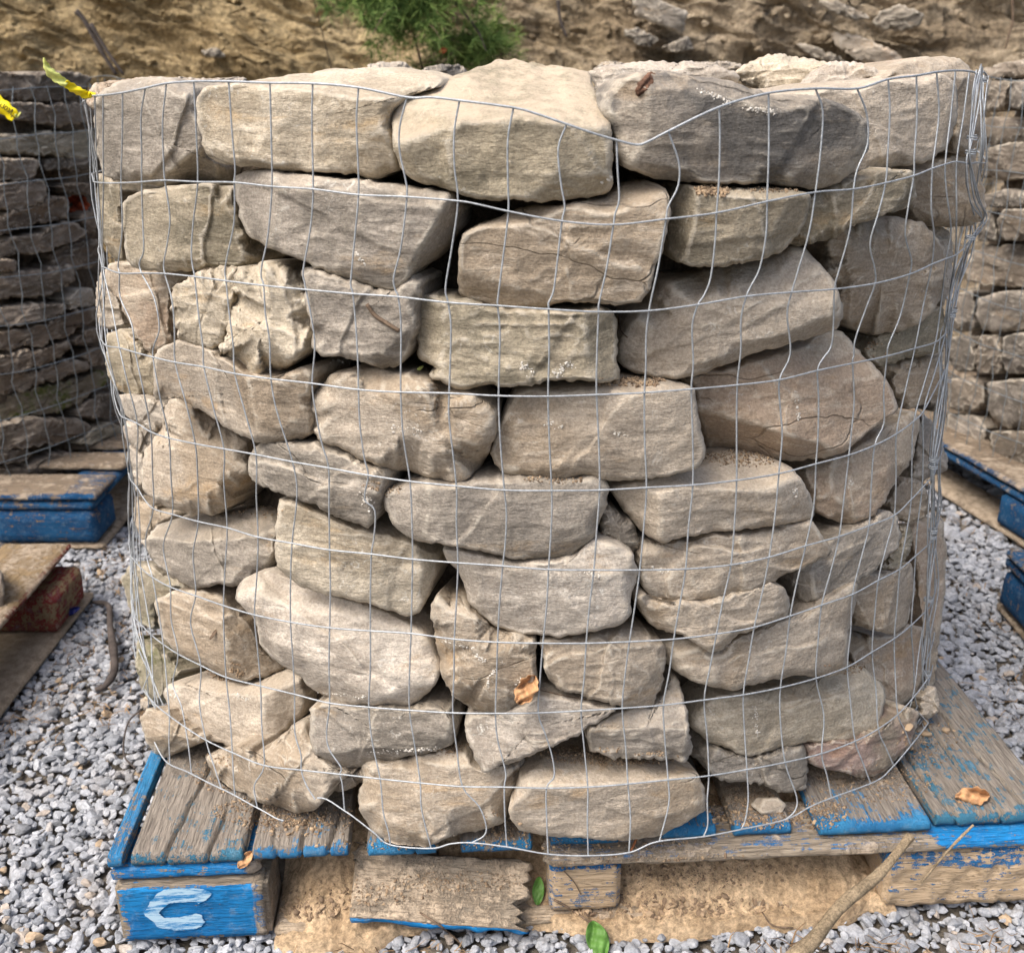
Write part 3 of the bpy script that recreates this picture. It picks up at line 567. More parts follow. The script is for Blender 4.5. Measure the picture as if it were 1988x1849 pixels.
 ('1236,1160 1246,1150 1300,1171 1370,1163 1440,1151 1500,1131 1522,1140 1536,1175 1530,1196 1480,1216 1430,1231 1400,1261 1380,1266 1340,1241 1300,1226 1270,1216 1250,1191','T',[(1270,1150,1380,1270,.6)],'tan stone with a downward point and pale ridge, under the layered brown stone',{'er':.012}),
 ('1650,1105 1700,1111 1744,1110 1770,1088 1776,1150 1761,1210 1736,1233 1700,1226 1660,1216 1646,1180','T',[(1738,1100,1735,1240,-.0),(1725,1245,1730,1100,.8)],'square edged tan stone high on the right side under the small rounded olive stone',{'er':.009}),
 ('1768,1022 1800,1002 1832,1008 1838,1060 1832,1160 1826,1240 1815,1330 1797,1345 1791,1210 1776,1100','R',[(1800,1340,1806,1010,.6)],'tall narrow tan slab standing at the right edge',{'er':.01,'push':.006}),
 ('1642,1228 1683,1232 1730,1234 1765,1212 1792,1215 1790,1312 1778,1344 1758,1367 1714,1363 1690,1331 1661,1298 1644,1262','R',[(1748,1370,1752,1215,.7)],'warm tan block below the square edged stone on the right side',{'er':.009}),
 # eighth layer
 ('266,1232 280,1240 330,1272 352,1302 326,1340 302,1370 286,1362 270,1322 262,1282','M',[],'moss flecked stone at the left edge above the chipped bottom left stone',{'er':.018}),
 ('272,1358 284,1350 295,1354 294,1368 282,1378 273,1374','W',[],'tiny cream chip caught in the wire at the left edge',{'H':.012,'er':.006,'L':.03}),
 ('317,1342 330,1326 380,1325 400,1314 430,1318 500,1326 560,1300 582,1312 593,1346 592,1381 561,1411 521,1441 490,1459 460,1456 420,1441 380,1421 350,1401 325,1371','T',[(595,1352,318,1348,1.3),(500,1465,515,1340,.6)],'square cornered tan stone with white chips on its top edge, lower left',{'er':.01}),
 ('1284,1247 1310,1235 1345,1245 1380,1269 1402,1262 1430,1233 1535,1200 1590,1164 1640,1139 1663,1130 1660,1180 1648,1240 1645,1302 1600,1315 1540,1313 1480,1326 1420,1339 1390,1336 1340,1321 1310,1301 1291,1276','T',[(1300,1290,1400,1345,.5),(1652,1310,1660,1130,.3)],'big warm tan stone rising to the right with a notch in its top, lower right',{'er':.014,'push':.006}),
 ('270,1392 290,1374 330,1377 350,1400 400,1431 376,1446 350,1456 322,1472 300,1462 280,1432','T',[(400,1425,280,1432,-.0),(275,1425,410,1432,.9)],'bottom stone at the far left edge, overhanging the deck boards',{'er':.016}),
 ('598,1372 640,1364 700,1370 780,1376 832,1370 872,1375 883,1410 881,1446 840,1461 780,1471 730,1483 680,1491 640,1481 610,1466 600,1436','G',[(590,1448,890,1448,1.3),(885,1392,598,1385,.5)],'wide grey stone with white chips along its lower edge, low left of centre',{'er':.01}),
 ('899,1404 915,1380 962,1387 1009,1369 1041,1347 1072,1350 1166,1369 1198,1376 1147,1408 1125,1426 1072,1448 1016,1473 962,1492 937,1498 915,1454 902,1428','W',[],'pale grey stone tapering to a point on the right, under the dead leaf',{'er':.012}),
 ('1133,1428 1150,1406 1200,1374 1268,1368 1310,1308 1327,1345 1337,1390 1343,1450 1336,1476 1290,1476 1240,1471 1190,1471 1145,1458','G',[(1140,1420,1330,1405,-.0),(1330,1412,1140,1428,.7)],'brown stone with a shadowed rough face, below the orange tinted stone',{'er':.012,'push':.012,'rough':1.4}),
 ('1336,1383 1395,1344 1451,1338 1589,1316 1646,1278 1683,1303 1711,1331 1718,1352 1711,1408 1703,1423 1658,1436 1608,1439 1564,1442 1520,1448 1464,1466 1426,1461 1370,1436 1338,1408','C',[(1718,1345,1440,1362,1.1),(1452,1330,1468,1480,.35)],'long smooth cream stone at the lower right, above the plum coloured stone',{'er':.016}),
 # bottom layer
 ('1565,1446 1610,1441 1660,1437 1715,1410 1735,1386 1760,1370 1787,1380 1782,1410 1766,1450 1741,1476 1720,1496 1680,1509 1640,1501 1600,1491 1570,1480','P',[(1660,1420,1690,1520,.4)],'plum coloured stone resting on the deck at the lower right',{'er':.016}),
 ('1786,1352 1800,1338 1815,1330 1824,1360 1822,1382 1800,1396 1784,1388','R',[],'little brown stone by the foot of the wire seam at the lower right',{'er':.012}),
 ('1341,1464 1370,1444 1426,1462 1464,1469 1520,1451 1564,1444 1568,1490 1566,1532 1514,1539 1476,1520 1401,1517 1374,1495','G',[(1340,1500,1570,1540,-.0)],'grey stone with a chalky broken lower corner, under the long cream stone',{'er':.012,'push':.065,'deck':False}),
 ('396,1468 450,1445 500,1459 530,1441 560,1415 590,1400 606,1440 622,1472 662,1490 692,1496 652,1521 612,1571 580,1579 545,1566 500,1556 450,1531 420,1511','T',[(480,1440,500,1570,.5),(640,1500,500,1455,.5)],'rounded orange tan stone at the bottom left, standing on the pallet boards',{'er':.03}),
 ('640,1500 700,1494 745,1480 720,1508 690,1526 662,1536 638,1532','T',[],'small stone wedged behind the rounded orange tan stone on the deck',{'push':.05}),
 ('691,1546 705,1511 704,1480 760,1474 850,1456 890,1440 905,1461 920,1490 960,1496 1015,1468 1019,1491 1001,1531 990,1561 975,1596 950,1606 920,1611 880,1626 830,1641 790,1646 750,1636 720,1611 700,1576','T',[(930,1625,1010,1500,.9),(700,1590,940,1600,-.0),(1010,1490,700,1500,.5)],'big tan bottom stone with a scooped lower face, left of centre',{'er':.024,'H':.05}),
 ('985,1571 1000,1541 1008,1510 1040,1480 1062,1464 1100,1449 1150,1460 1240,1479 1300,1477 1355,1498 1366,1520 1373,1561 1368,1576 1320,1601 1280,1621 1220,1631 1160,1629 1100,1626 1050,1619 1010,1611 989,1590','T',[(1372,1514,995,1528,1.5)],'long flat bottom stone with gritty dirt on its top, right of centre',{'er':.014}),
]
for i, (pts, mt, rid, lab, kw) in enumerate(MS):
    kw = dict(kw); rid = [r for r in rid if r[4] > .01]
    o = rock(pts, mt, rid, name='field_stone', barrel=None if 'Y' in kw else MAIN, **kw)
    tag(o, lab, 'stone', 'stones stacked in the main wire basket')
# packed rubble seen only in the joints; their shade is put into its dark colour
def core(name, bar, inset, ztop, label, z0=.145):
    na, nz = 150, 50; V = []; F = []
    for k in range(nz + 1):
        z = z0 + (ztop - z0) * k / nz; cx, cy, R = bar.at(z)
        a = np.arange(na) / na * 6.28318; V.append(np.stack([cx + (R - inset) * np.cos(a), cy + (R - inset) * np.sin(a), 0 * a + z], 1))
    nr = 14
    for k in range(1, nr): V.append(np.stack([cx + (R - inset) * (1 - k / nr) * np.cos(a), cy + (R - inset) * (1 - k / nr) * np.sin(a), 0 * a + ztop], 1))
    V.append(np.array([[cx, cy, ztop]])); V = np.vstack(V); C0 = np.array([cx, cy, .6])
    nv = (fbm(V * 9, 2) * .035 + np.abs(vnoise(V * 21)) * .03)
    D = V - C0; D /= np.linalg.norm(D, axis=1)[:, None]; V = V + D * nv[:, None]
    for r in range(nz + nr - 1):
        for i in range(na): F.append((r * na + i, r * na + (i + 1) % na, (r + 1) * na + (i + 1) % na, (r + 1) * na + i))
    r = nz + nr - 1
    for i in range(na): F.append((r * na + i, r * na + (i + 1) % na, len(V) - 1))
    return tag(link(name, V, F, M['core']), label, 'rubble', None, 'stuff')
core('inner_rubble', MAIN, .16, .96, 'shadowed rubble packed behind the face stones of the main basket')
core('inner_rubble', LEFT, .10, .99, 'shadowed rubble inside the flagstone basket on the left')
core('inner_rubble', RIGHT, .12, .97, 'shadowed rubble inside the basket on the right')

# ---------------------------------------------------------------- stones of the two neighbouring baskets
def PQ(s, o): return np.array([[float(a) * .2508 + b for a, b in zip(w.split(','), (0, o))] for w in s.split()])
FS = [
 ('P','-60,130 300,150 600,150 700,180 690,250 600,350 500,350 400,365 250,350 100,340 -60,340','H','uppermost broad grey flagstone of the left basket'),
 ('P','-60,380 200,392 400,382 600,392 740,400 735,540 560,545 480,572 380,560 260,512 160,505 60,500 -60,475','H','grey flagstone behind the lettered yellow tape'),
 ('P','-60,620 200,620 420,608 740,600 735,795 600,803 480,797 440,792 200,772 -60,770','O','pale ochre flagstone, third layer down in the left basket'),
 ('P','-60,812 290,808 315,850 270,950 190,972 -60,990','H','thick grey flagstone under the ochre one at the frame edge'),
 ('P','325,870 360,822 480,800 720,802 735,902 600,912 480,892 360,912','H','short grey flagstone above the red leaf'),
 ('P','-60,1008 180,980 330,975 365,1010 370,1090 330,1142 270,1182 100,1216 -60,1200','H','rounded thick flagstone left of the red leaf'),
 ('P','428,1030 560,1000 720,1002 725,1092 600,1092 520,1064','F','thin dark flagstone just above the red leaf'),
 ('P','-60,1262 200,1204 400,1112 510,1112 545,1180 520,1270 450,1292 200,1342 -60,1405','F','brown flagstone leading up to the red leaf from the left'),
 ('P','600,1260 700,1200 745,1190 755,1300 740,1392 680,1392 650,1330','F','small brown flagstone right of and below the red leaf'),
 ('P','-60,1452 100,1422 300,1400 400,1350 500,1305 620,1322 670,1402 600,1452 450,1492 340,1532 200,1542 -60,1585','H','rough edged flagstone directly below the red leaf'),
 ('P','370,1560 500,1482 650,1442 765,1442 785,1600 700,1655 430,1682 400,1620','F','dark flagstone in the gap left of the cage seam'),
 ('P','-60,1592 130,1592 125,1682 -60,1692','F','dark little slab end at the frame edge below the rough edged flagstone'),
 ('Q','-60,72 -60,40 200,20 400,-10 560,-18 575,80 500,142 390,212 310,212 180,217 -60,240','H','coarse grey flagstone at mid height of the left basket'),
 ('Q','520,240 600,160 720,150 740,282 600,300 545,322','G','pale chipped flagstone at mid height near the main basket'),
 ('Q','-60,300 200,272 480,262 530,290 520,332 420,382 300,402 150,432 -60,450','H','long thin flagstone with a ragged edge below the coarse grey one'),
 ('Q','-60,500 0,480 200,460 400,400 620,322 745,292 755,402 650,442 560,482 450,542 300,600 150,622 -60,650','F','long brown flagstone climbing to the right at mid height'),
 ('Q','560,560 620,520 680,472 785,450 805,560 700,572 600,592','F','rusty brown flagstone piece close to the main basket'),
 ('Q','-60,692 200,642 400,602 540,552 545,600 480,682 300,752 150,802 -60,812','F','brown slab with a scarred lip, lower half of the left basket'),
 ('Q','650,680 700,620 785,600 815,742 720,752','F','short ochre brown stub beside the dark hole'),
 ('Q','-60,832 200,802 400,742 560,702 700,752 712,782 600,802 480,842 350,882 200,942 -60,985','H','wide flagstone with a thin ochre chip resting on its tip'),
 ('Q','-60,1002 200,942 450,872 640,832 820,792 855,872 750,912 650,1002 560,1062 430,1132 250,1142 100,1162 -60,1185','N','moss stained flagstone in the lower part of the left basket'),
 ('Q','590,1142 650,1042 760,972 900,952 930,1132 800,1152 680,1155','H','lens shaped grey flagstone low near the main basket'),
 ('Q','-60,1222 200,1162 450,1152 600,1162 712,1222 640,1292 500,1342 300,1372 -60,1402','H','broad flagstone with a lit broken edge, second layer from the pallet'),
 ('Q','590,1352 700,1252 850,1192 950,1222 955,1272 850,1312 720,1362','O','greenish flagstone low beside the main basket'),
 ('Q','700,1392 820,1330 955,1292 955,1392 800,1405','F','flat brown flagstone just above the blue pallet corner'),
 ('Q','-60,1412 200,1392 265,1432 180,1492 -60,1515','H','stubby flagstone near the pallet at the frame edge'),
 ('Q','-60,1562 200,1542 320,1472 420,1442 540,1422 622,1462 590,1512 430,1582 300,1582 200,1622 -60,1690','H','lowest flagstone of the left basket, lying on the blue pallet'),
]
for cr_, pts, mt, lab in FS:
    o = rock(PQ(pts, 104.4 if cr_ == 'P' else 521.8), mt, [], name='flagstone', barrel=LEFT, gap=.012, H=.025, er=.008, L=.2, na=110, nf=14, nchip=3, rough=2.0, chip=.9, w=.1, shrink=.85)
    tag(o, lab, 'flagstone', 'flagstones stacked in the left basket')
# layers glimpsed deeper in the same stack
RSS = [
 ('1905,134 1945,122 1995,112 2040,114 2040,149 1914,151','R','pinkish stone on top of the right hand basket'),
 ('1912,156 1945,151 1972,158 1955,178 1953,214 1915,218','O','dark olive stone at the rim of the right basket, next to the wire seam'),
 ('1958,158 2040,150 2040,212 1960,212','G','grey stone at the rim of the right basket by the frame edge'),
 ('1905,227 1972,232 2040,217 2040,266 1943,281 1900,278','T','flat tan stone in the second layer of the right basket'),
 ('1895,292 1963,276 2040,276 2040,338 1943,350 1895,342','O','wide greenish tan stone in the right basket, third layer'),
 ('1900,378 1950,368 2040,385 2040,402 1915,402','F','thin dark stone under the wide greenish tan one'),
 ('1935,425 1950,406 2040,404 2040,467 1953,467 1936,450','O','rounded olive stone in the right basket at the frame edge'),
 ('1898,415 1928,410 1935,440 1938,467 1898,467','G','narrow grey stone between the seam and the rounded olive stone'),
 ('1874,500 1904,477 2040,475 2040,556 1933,556 1874,546','T','broad tan block at mid height of the right basket'),
 ('1897,580 1943,565 2040,565 2040,640 1909,642 1895,612','G','broad grey block below the tan one in the right basket'),
 ('1845,572 1893,562 1892,640 1852,644 1842,610','F','shaded brown block behind the cage seam'),
 ('1844,655 1885,650 1900,680 1890,722 1857,722 1840,692','G','rounded block in the right basket beside the slim grey stone end'),
 ('1902,650 1943,655 1950,700 1935,727 1900,724 1890,700','O','block with a yellow green stain in the right basket'),
 ('1948,650 2040,645 2040,720 1957,727 1944,700','G','squat block at the frame edge right of the stained one'),
 ('1842,735 1890,728 1912,742 1912,790 1870,800 1840,790','T','leaning block under the rounded one in the right basket'),
 ('1916,740 2040,730 2040,832 1952,832 1920,800','G','big block at the frame edge, second layer from the right pallet'),
 ('1838,803 1900,806 1916,832 1913,860 1880,868 1838,856','G','bottom stone of the right basket beside the main basket'),
 ('1921,838 2040,838 2040,912 1928,892','T','bottom stone of the right basket at the frame edge'),
]
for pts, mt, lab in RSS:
    mt = {'T': 'Q', 'O': 'Q', 'G': 'S', 'R': 'Q', 'F': 'S'}[mt]  # swap to the darker copies that carry this stack's shade in their colour
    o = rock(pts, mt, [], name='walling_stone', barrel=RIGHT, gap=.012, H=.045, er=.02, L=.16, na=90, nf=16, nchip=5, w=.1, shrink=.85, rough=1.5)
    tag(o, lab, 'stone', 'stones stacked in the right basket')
# ---------------------------------------------------------------- pallets
PAL = (-.506, 1.062); PRZ = R_(3.4)
pal = tag(empty('pallet', (*PAL, 0), PRZ), 'worn blue pallet carrying the main basket, its corner block painted with a letter C', 'pallet')
def ends(front=.10, amt=.9, side=None, base=0.):
    def f(P, U, nz):
        y = P[:, 1] - P[:, 1].min(); v = np.clip(1 - y / front, 0, 1) * amt + (U[:, 1] < .001) * .25
        v = np.maximum(v, base)
        if side: v = np.maximum(v, np.clip(1 - (P[:, 0] - P[:, 0].min()) / side, 0, 1) * .9)
        return v
    return f
def mudf(a, near=.02, far=.4): return lambda P, U, nz: a * np.clip((P[:, 1] - near) / far, 0, 1) + nz * .15
BO = [ # x0 x1 y0 y1 z-drop paint mud grooves mat
 (0, .024, -.002, 1.0, 0, lambda P, U, nz: .82 + 0 * nz, mudf(.3), (), 'woodB'),
 (.0285, .172, .0, 1.0, .001, ends(.03, .55, None, .3), mudf(.8, .07, .2), ((.045, .10, .26, .003), (.1, .07, .11, .003), (.14, .05, .07, .003)), 'woodBx'),
 (.1775, .302, .004, 1.0, .002, ends(.022, .75, None, .22), mudf(.8, .02, .1), ((.03, .0, .05, .003), (.062, .05, .07, .003), (.1, .1, .09, .003)), 'woodB'),
 (.322, .413, .006, .98, .006, ends(.03, .8), mudf(.75, .02, .1), ((.06, 0, .04, .003),), 'woodB'),
 (.44, .535, .008, .98, .008, ends(.03, .65), mudf(.9, .01, .08), (), 'woodB'),
 (.556, .648, .012, .98, .006, ends(.05, .6), mudf(.7, .03, .2), (), 'woodB'),
 (.700, .775, .012, 1.0, .002, ends(.09, .95), mudf(.55, .05, .1), (), 'woodB'),
 (.795, .875, .014, 1.0, .004, ends(.045, .85), mudf(.95, .03, .06), (), 'woodB'),
 (.905, 1.056, .004, 1.0, .0, ends(.06, .95, .012, .36), mudf(.85, .03, .12), ((.05, -.3, .0, .003),), 'woodB'),
 (1.062, 1.235, .012, 1.0, .0, ends(.03, .6, None, .42), mudf(.45, .12, .3), ((.03, -.1, .5, .003), (.09, -.08, .6, .003), (.13, -.1, .4, .003)), 'woodBx'),
]
for i, (x0, x1, y0, y1, dz, pf, mf, gr, mt) in enumerate(BO):
    smooth_box('deck_board', pal, M[mt], x0, x1, y0, y1, .122 - dz, .1405 - dz, res=.009, resx=.0026, grooves=gr, paint=pf, mud=mf, seed=i + 1, bev=.003)
smooth_box('stringer_board', pal, M['woodX'], .002, .19, -.001, .09, .1005, .1215, res=.008, paint=lambda P, U, nz: .85 + 0 * nz, mud=lambda P, U, nz: .25 + .5 * (U[:, 0] > .93), seed=21, ragged=.5)
smooth_box('stringer_board', pal, M['woodX'], .545, 1.26, -.012, .09, .101, .1195, res=.009, paint=lambda P, U, nz: .2 + .3 * (U[:, 2] > .9) + .4 * (U[:, 0] > .72), mud=lambda P, U, nz: .5 * (U[:, 0] < .7) + 0 * nz, seed=22, ragged=-.5, warp=.003)
def cpaint(P, U, nz):
    e = np.minimum(np.minimum(U[:, 0] * 1.0, (1 - U[:, 0]) * .9), np.minimum(U[:, 2] * .9, (1 - U[:, 2]) * 1.3))
    return .25 + np.clip(e / .13, 0, 1) * .95
cb = smooth_box('corner_block', pal, M['woodX'], .004, .196, -.004, .09, .004, .098, res=.006, paint=cpaint, mud=lambda P, U, nz: .55 * np.clip(1 - U[:, 2] / .15, 0, 1) + .5 * (U[:, 0] > .9), seed=31, bev=.006)
smooth_box('block', pal, M['woodY'], .557, .650, .0, .1, .020, .0995, res=.007, paint=lambda P, U, nz: .42 + .5 * (U[:, 2] > .85), mud=lambda P, U, nz: .35 + 0 * nz, seed=32, bev=.004)
smooth_box('block', pal, M['woodY'], 1.0, 1.26, -.004, .1, .006, .100, res=.006, paint=lambda P, U, nz: .3 + .25 * (U[:, 2] > .7), mud=lambda P, U, nz: .3 + 0 * nz, seed=33, bev=.005, amp=.003)
for bx, by in ((.0, .45), (.0, .9), (.557, .45), (.557, .9), (1.06, .45), (1.06, .9)):
    smooth_box('block', pal, M['woodX'], bx, bx + .14, by, by + .1, .004, .12, res=.03, paint=lambda P, U, nz: .8, mud=lambda P, U, nz: .1, seed=34)
smooth_box('base_board', pal, M['woodY'], .195, .90, -.004, .10, .001, .0175, res=.01, paint=lambda P, U, nz: .2, mud=lambda P, U, nz: .85 + 0 * nz, seed=41, amp=.002)
smooth_box('base_board', pal, M['woodY'], .995, 1.26, .03, .10, .0, .012, res=.012, paint=lambda P, U, nz: .1, mud=lambda P, U, nz: .7, seed=42)
# broken front stringer piece leaning under the deck
bk = smooth_box('broken_board', pal, M['woodX'], -.118, .118, -.045, .045, -.007, .007, res=.005, ragged=1.2,
    paint=lambda P, U, nz: 1.0 * (U[:, 1] < .001) + .35 * np.clip(1 - U[:, 1] / .15, 0, 1), mud=lambda P, U, nz: .62 * (U[:, 1] > .02), seed=51, amp=.002, bev=.002)
bk.location = (.418, .012, .0555); bk.rotation_euler = (R_(40), R_(6), R_(-3))
sp = smooth_box('broken_board', pal, M['woodX'], -.06, .06, -.02, .02, -.004, .004, res=.005, ragged=-1.5, paint=lambda P, U, nz: 0., mud=lambda P, U, nz: .3, seed=52)
sp.location = (.355, .05, .082); sp.rotation_euler = (R_(30), R_(10), R_(8)); sp['label'] = 'splintered pale fragment of the broken board'
bk['label'] = 'broken front board with a blue edge and torn right end, fallen under the deck'
# painted letter, taken off the corner block's own front plane
u_ = np.array([math.cos(PRZ), math.sin(PRZ), 0]); n_ = np.array([math.sin(PRZ), -math.cos(PRZ), 0]); fr = np.array([*PAL, 0]) + n_ * .0062
LC = [(610,1190),(672,1176),(740,1168),(840,1172),(940,1180),(985,1196),(1015,1217),(1000,1240),(985,1262),(930,1290),(905,1306),(892,1292),(870,1284),(780,1290),(700,1293),(655,1302),(630,1325),(600,1345),(572,1380),(595,1400),(622,1420),(690,1418),(760,1414),(830,1398),(888,1384),(925,1392),(945,1402),(935,1425),(965,1450),(940,1470),(935,1490),(870,1516),(780,1522),(700,1520),(620,1510),(565,1500),(548,1480),(540,1458),(500,1430),(455,1398),(452,1378),(462,1358),(485,1330),(500,1290),(530,1262),(548,1235),(570,1215)]
LCp = np.array([(173.9 + .2333 * x, 1449.4 + .2333 * y) for x, y in LC]); LCp = resample(LCp, 160)
LCp += np.c_[vnoise(np.c_[LCp * .35, LCp[:, :1] * 0]) * 1.3, vnoise(np.c_[LCp * .35, LCp[:, :1] * 0 + 5]) * .8]
lp = on_plane(LCp, fr, n_); wl = np.array([*PAL, 0]); cs, sn = math.cos(-PRZ), math.sin(-PRZ)
lv = lp - wl; lv = np.stack([lv[:, 0] * cs - lv[:, 1] * sn, lv[:, 0] * sn + lv[:, 1] * cs, lv[:, 2]], 1)
lt = link('painted_letter', lv, [tuple(range(len(lv)))], M['letter'], cb, smooth=False); lt['label'] = 'pale brushed letter C'
# dried clay filling the space under the deck
gx, gy = 260, 70; V = []
for j in range(gy):
    for i in range(gx): V.append((.2 + .82 * i / (gx - 1), -.012 + .30 * j / (gy - 1), 0))
V = np.array(V); t = (V[:, 1] + .012) / .30; edge = np.clip(np.minimum(V[:, 0] - .2, 1.02 - V[:, 0]) / .05, 0, 1)
V[:, 2] = (.016 + .09 * np.clip((t - .08) * 2.4, 0, 1) ** .9) * (.35 + .65 * edge) * (t > .001) + fbm(V * 14, 3) * .01 * np.clip(t * 8, .3, 1) + fbm(V * 60, 3) * .005 + np.abs(vnoise(V * 110)) * .004 + np.abs(vnoise(V * 220)) * .002
V[:, 1] += fbm(V * np.array([12, 0, 0]) + 3, 3) * .022 * np.clip(1 - t / .4, 0, 1)
V[:, 2] = np.where(t < .001, -.004, V[:, 2])
cs, sn = math.cos(PRZ), math.sin(PRZ); Vw = np.stack([V[:, 0] * cs - V[:, 1] * sn + PAL[0], V[:, 0] * sn + V[:, 1] * cs + PAL[1], V[:, 2]], 1)
F = [(j * gx + i, j * gx + i + 1, (j + 1) * gx + i + 1, (j + 1) * gx + i) for j in range(gy - 1) for i in range(gx - 1)]
tag(link('caked_clay', Vw, F, M['clay']), 'dried tan clay caked under the front of the main pallet', 'clay', None, 'stuff')

def whole_pallet(name, loc, rz, label, mat, boards, stringers, blocks, group='pallets standing on the gravel', matx=None):
    matx = matx or mat
    e = tag(empty(name, loc, rz), label, 'pallet', group); k = 60
    for (x0, x1, y0, y1, pf, mf) in boards:
        k += 1; smooth_box('deck_board', e, M[mat], x0, x1, y0, y1, .122, .140, res=.012, paint=pf, mud=mf, seed=k, amp=.002)
    for (x0, x1, y0, y1, z0, z1, pf, mf) in stringers:
        k += 1; smooth_box('stringer_board', e, M[matx], x0, x1, y0, y1, z0, z1, res=.014, paint=pf, mud=mf, seed=k)
    for (x0, x1, y0, y1, z0, z1, pf, mf) in blocks:
        k += 1; smooth_box('block', e, M[matx], x0, x1, y0, y1, z0, z1, res=.012, paint=pf, mud=mf, seed=k, bev=.006)
    return e
k1 = lambda a: (lambda P, U, nz: a + 0 * nz)
pal['group'] = 'pallets standing on the gravel'
whole_pallet('pallet', (-2.14, 2.235, 0), 0, 'blue pallet under the flagstone basket on the left', 'woodXd',
    [(0, 1.2, 0, .14, lambda P, U, nz: .25 + .6 * (U[:, 1] < .01) + .35 * (U[:, 0] > .93), k1(.45))] + [(0, 1.2, y, y + .1, k1(.3), k1(.5)) for y in (.19, .33, .47, .61, .75, .9)],
    [(0, 1.19, .002, .1, .098, .121, k1(.85), k1(.05)), (1.08, 1.19, .1, 1.0, .098, .121, k1(.9), k1(.1)), (1.06, 1.2, .0, 1.0, .0, .016, k1(.1), k1(.7)), (0, 1.19, .002, .1, .0, .014, k1(.5), k1(.4))],
    [(.95, 1.19, .0, .13, .0165, .0975, k1(.95), k1(.05)), (.1, .3, .0, .13, .0165, .0975, k1(.9), k1(.1)), (1.07, 1.19, .5, .64, .0165, .0975, k1(.8), k1(.2)), (1.07, 1.19, .88, 1.0, .0165, .0975, k1(.8), k1(.2))])
whole_pallet('pallet', (-1.62, 1.05, 0), 0, 'broken red pallet at the left edge of the gravel', 'woodR',
    [(.58, .722, .0, .94, lambda P, U, nz: .25 + .6 * (U[:, 0] > .985), k1(.55)), (.40, .572, .0, .95, k1(.25), k1(.55)), (.2, .39, .0, .95, k1(.25), k1(.5))],
    [(.0, .70, .84, .93, .100, .121, k1(.7), k1(.2)), (.60, .742, -.05, .96, .0, .018, k1(.1), k1(.9)), (.42, .56, -.05, .96, .0, .016, k1(.1), k1(.9))],
    [(.60, .742, .77, .92, .0185, .0985, k1(.62), k1(.3)), (.55, .70, .40, .52, .0185, .0995, k1(.9), k1(.3)), (.1, .25, .74, .92, .0185, .0995, k1(.9), k1(.2))])
whole_pallet('pallet', (1.215, 2.10, 0), R_(13), 'blue pallet under the right hand basket', 'woodXd',
    [(.0, .14, .0, 1.15, lambda P, U, nz: .3 + .6 * (U[:, 0] < .02), k1(.5))] + [(x, x + .1, 0, 1.15, k1(.3), k1(.5)) for x in (.16, .28, .42, .56, .7)],
    [(.002, .1, .0, 1.15, .100, .1215, k1(.85), k1(.3)), (.0, .12, .0, 1.15, .0, .018, k1(.3), k1(.7))],
    [(.0, .12, .0, .26, .0185, .0995, k1(.95), k1(.1)), (.0, .12, .62, .78, .0185, .0995, k1(.85), k1(.3)), (.0, .12, 1.0, 1.14, .0185, .0995, k1(.85), k1(.3))])
whole_pallet('pallet', (.995, 1.42, 0), 0, 'corner of a dark blue pallet cut off by the right frame edge', 'woodXd',
    [(.0, .5, y, y + .12, k1(.6), k1(.3)) for y in (.42, .28, .14, 0.)],
    [(.002, .1, .0, .54, .100, .1215, k1(.9), k1(.1)), (.0, .1, .0, .54, .0, .018, k1(.3), k1(.6))],
    [(.0, .12, .38, .53, .0185, .0995, k1(.95), k1(.1)), (.0, .12, .0, .14, .0185, .0995, k1(.9), k1(.1))])
tag(rock('-60,1092 4,1108 12,1150 6,1185 -60,1205', 'H', [], name='loose_slab', Y=1.72, H=.02, er=.01, L=.12, na=60, nf=10), 'grey slab lying on the red pallet at the left frame edge', 'slab')

# ---------------------------------------------------------------- ground, gravel, bank, sky-side setting
gm = []; n = 220; xs = np.linspace(-1, 1, n); X = np.sign(xs) * np.abs(xs) ** 2.2 * 60; Yv = np.linspace(0, 1, 160) ** 2.2 * 80 - 3
gX, gY = np.meshgrid(X, Yv); V = np.stack([gX.ravel(), gY.ravel(), np.full(gX.size, -.014)], 1); V[:, 2] += fbm(V * np.array([9, 9, 0]), 3) * .003 * (np.abs(V[:, 0]) < 3)
i, j = np.meshgrid(np.arange(n - 1), np.arange(159)); a = (j * n + i).ravel()
tag(big('ground', V, np.stack([a, a + 1, a + 1 + n, a + n], 1), M['soil'], smooth=True), kind='structure')
def ico(sub):
    import bmesh
    bm = bmesh.new(); bmesh.ops.create_icosphere(bm, subdivisions=sub, radius=1)
    V = np.array([v.co[:] for v in bm.verts]); F = np.array([[v.index for v in f.verts] for f in bm.faces]); bm.free(); return V, F
def pebble(rr, sub, ncut=11):
    V, F = ico(sub); V = V.copy()
    for k in range(ncut):
        d = rr.randn(3); d /= np.linalg.norm(d); c = .5 + .22 * rr.rand(); e = V @ d - c; V -= np.clip(e, 0, None)[:, None] * d
    V *= np.array([1, .6 + .35 * rr.rand(), .34 + .28 * rr.rand()]); V += rr.randn(*V.shape) * .008
    return V, F
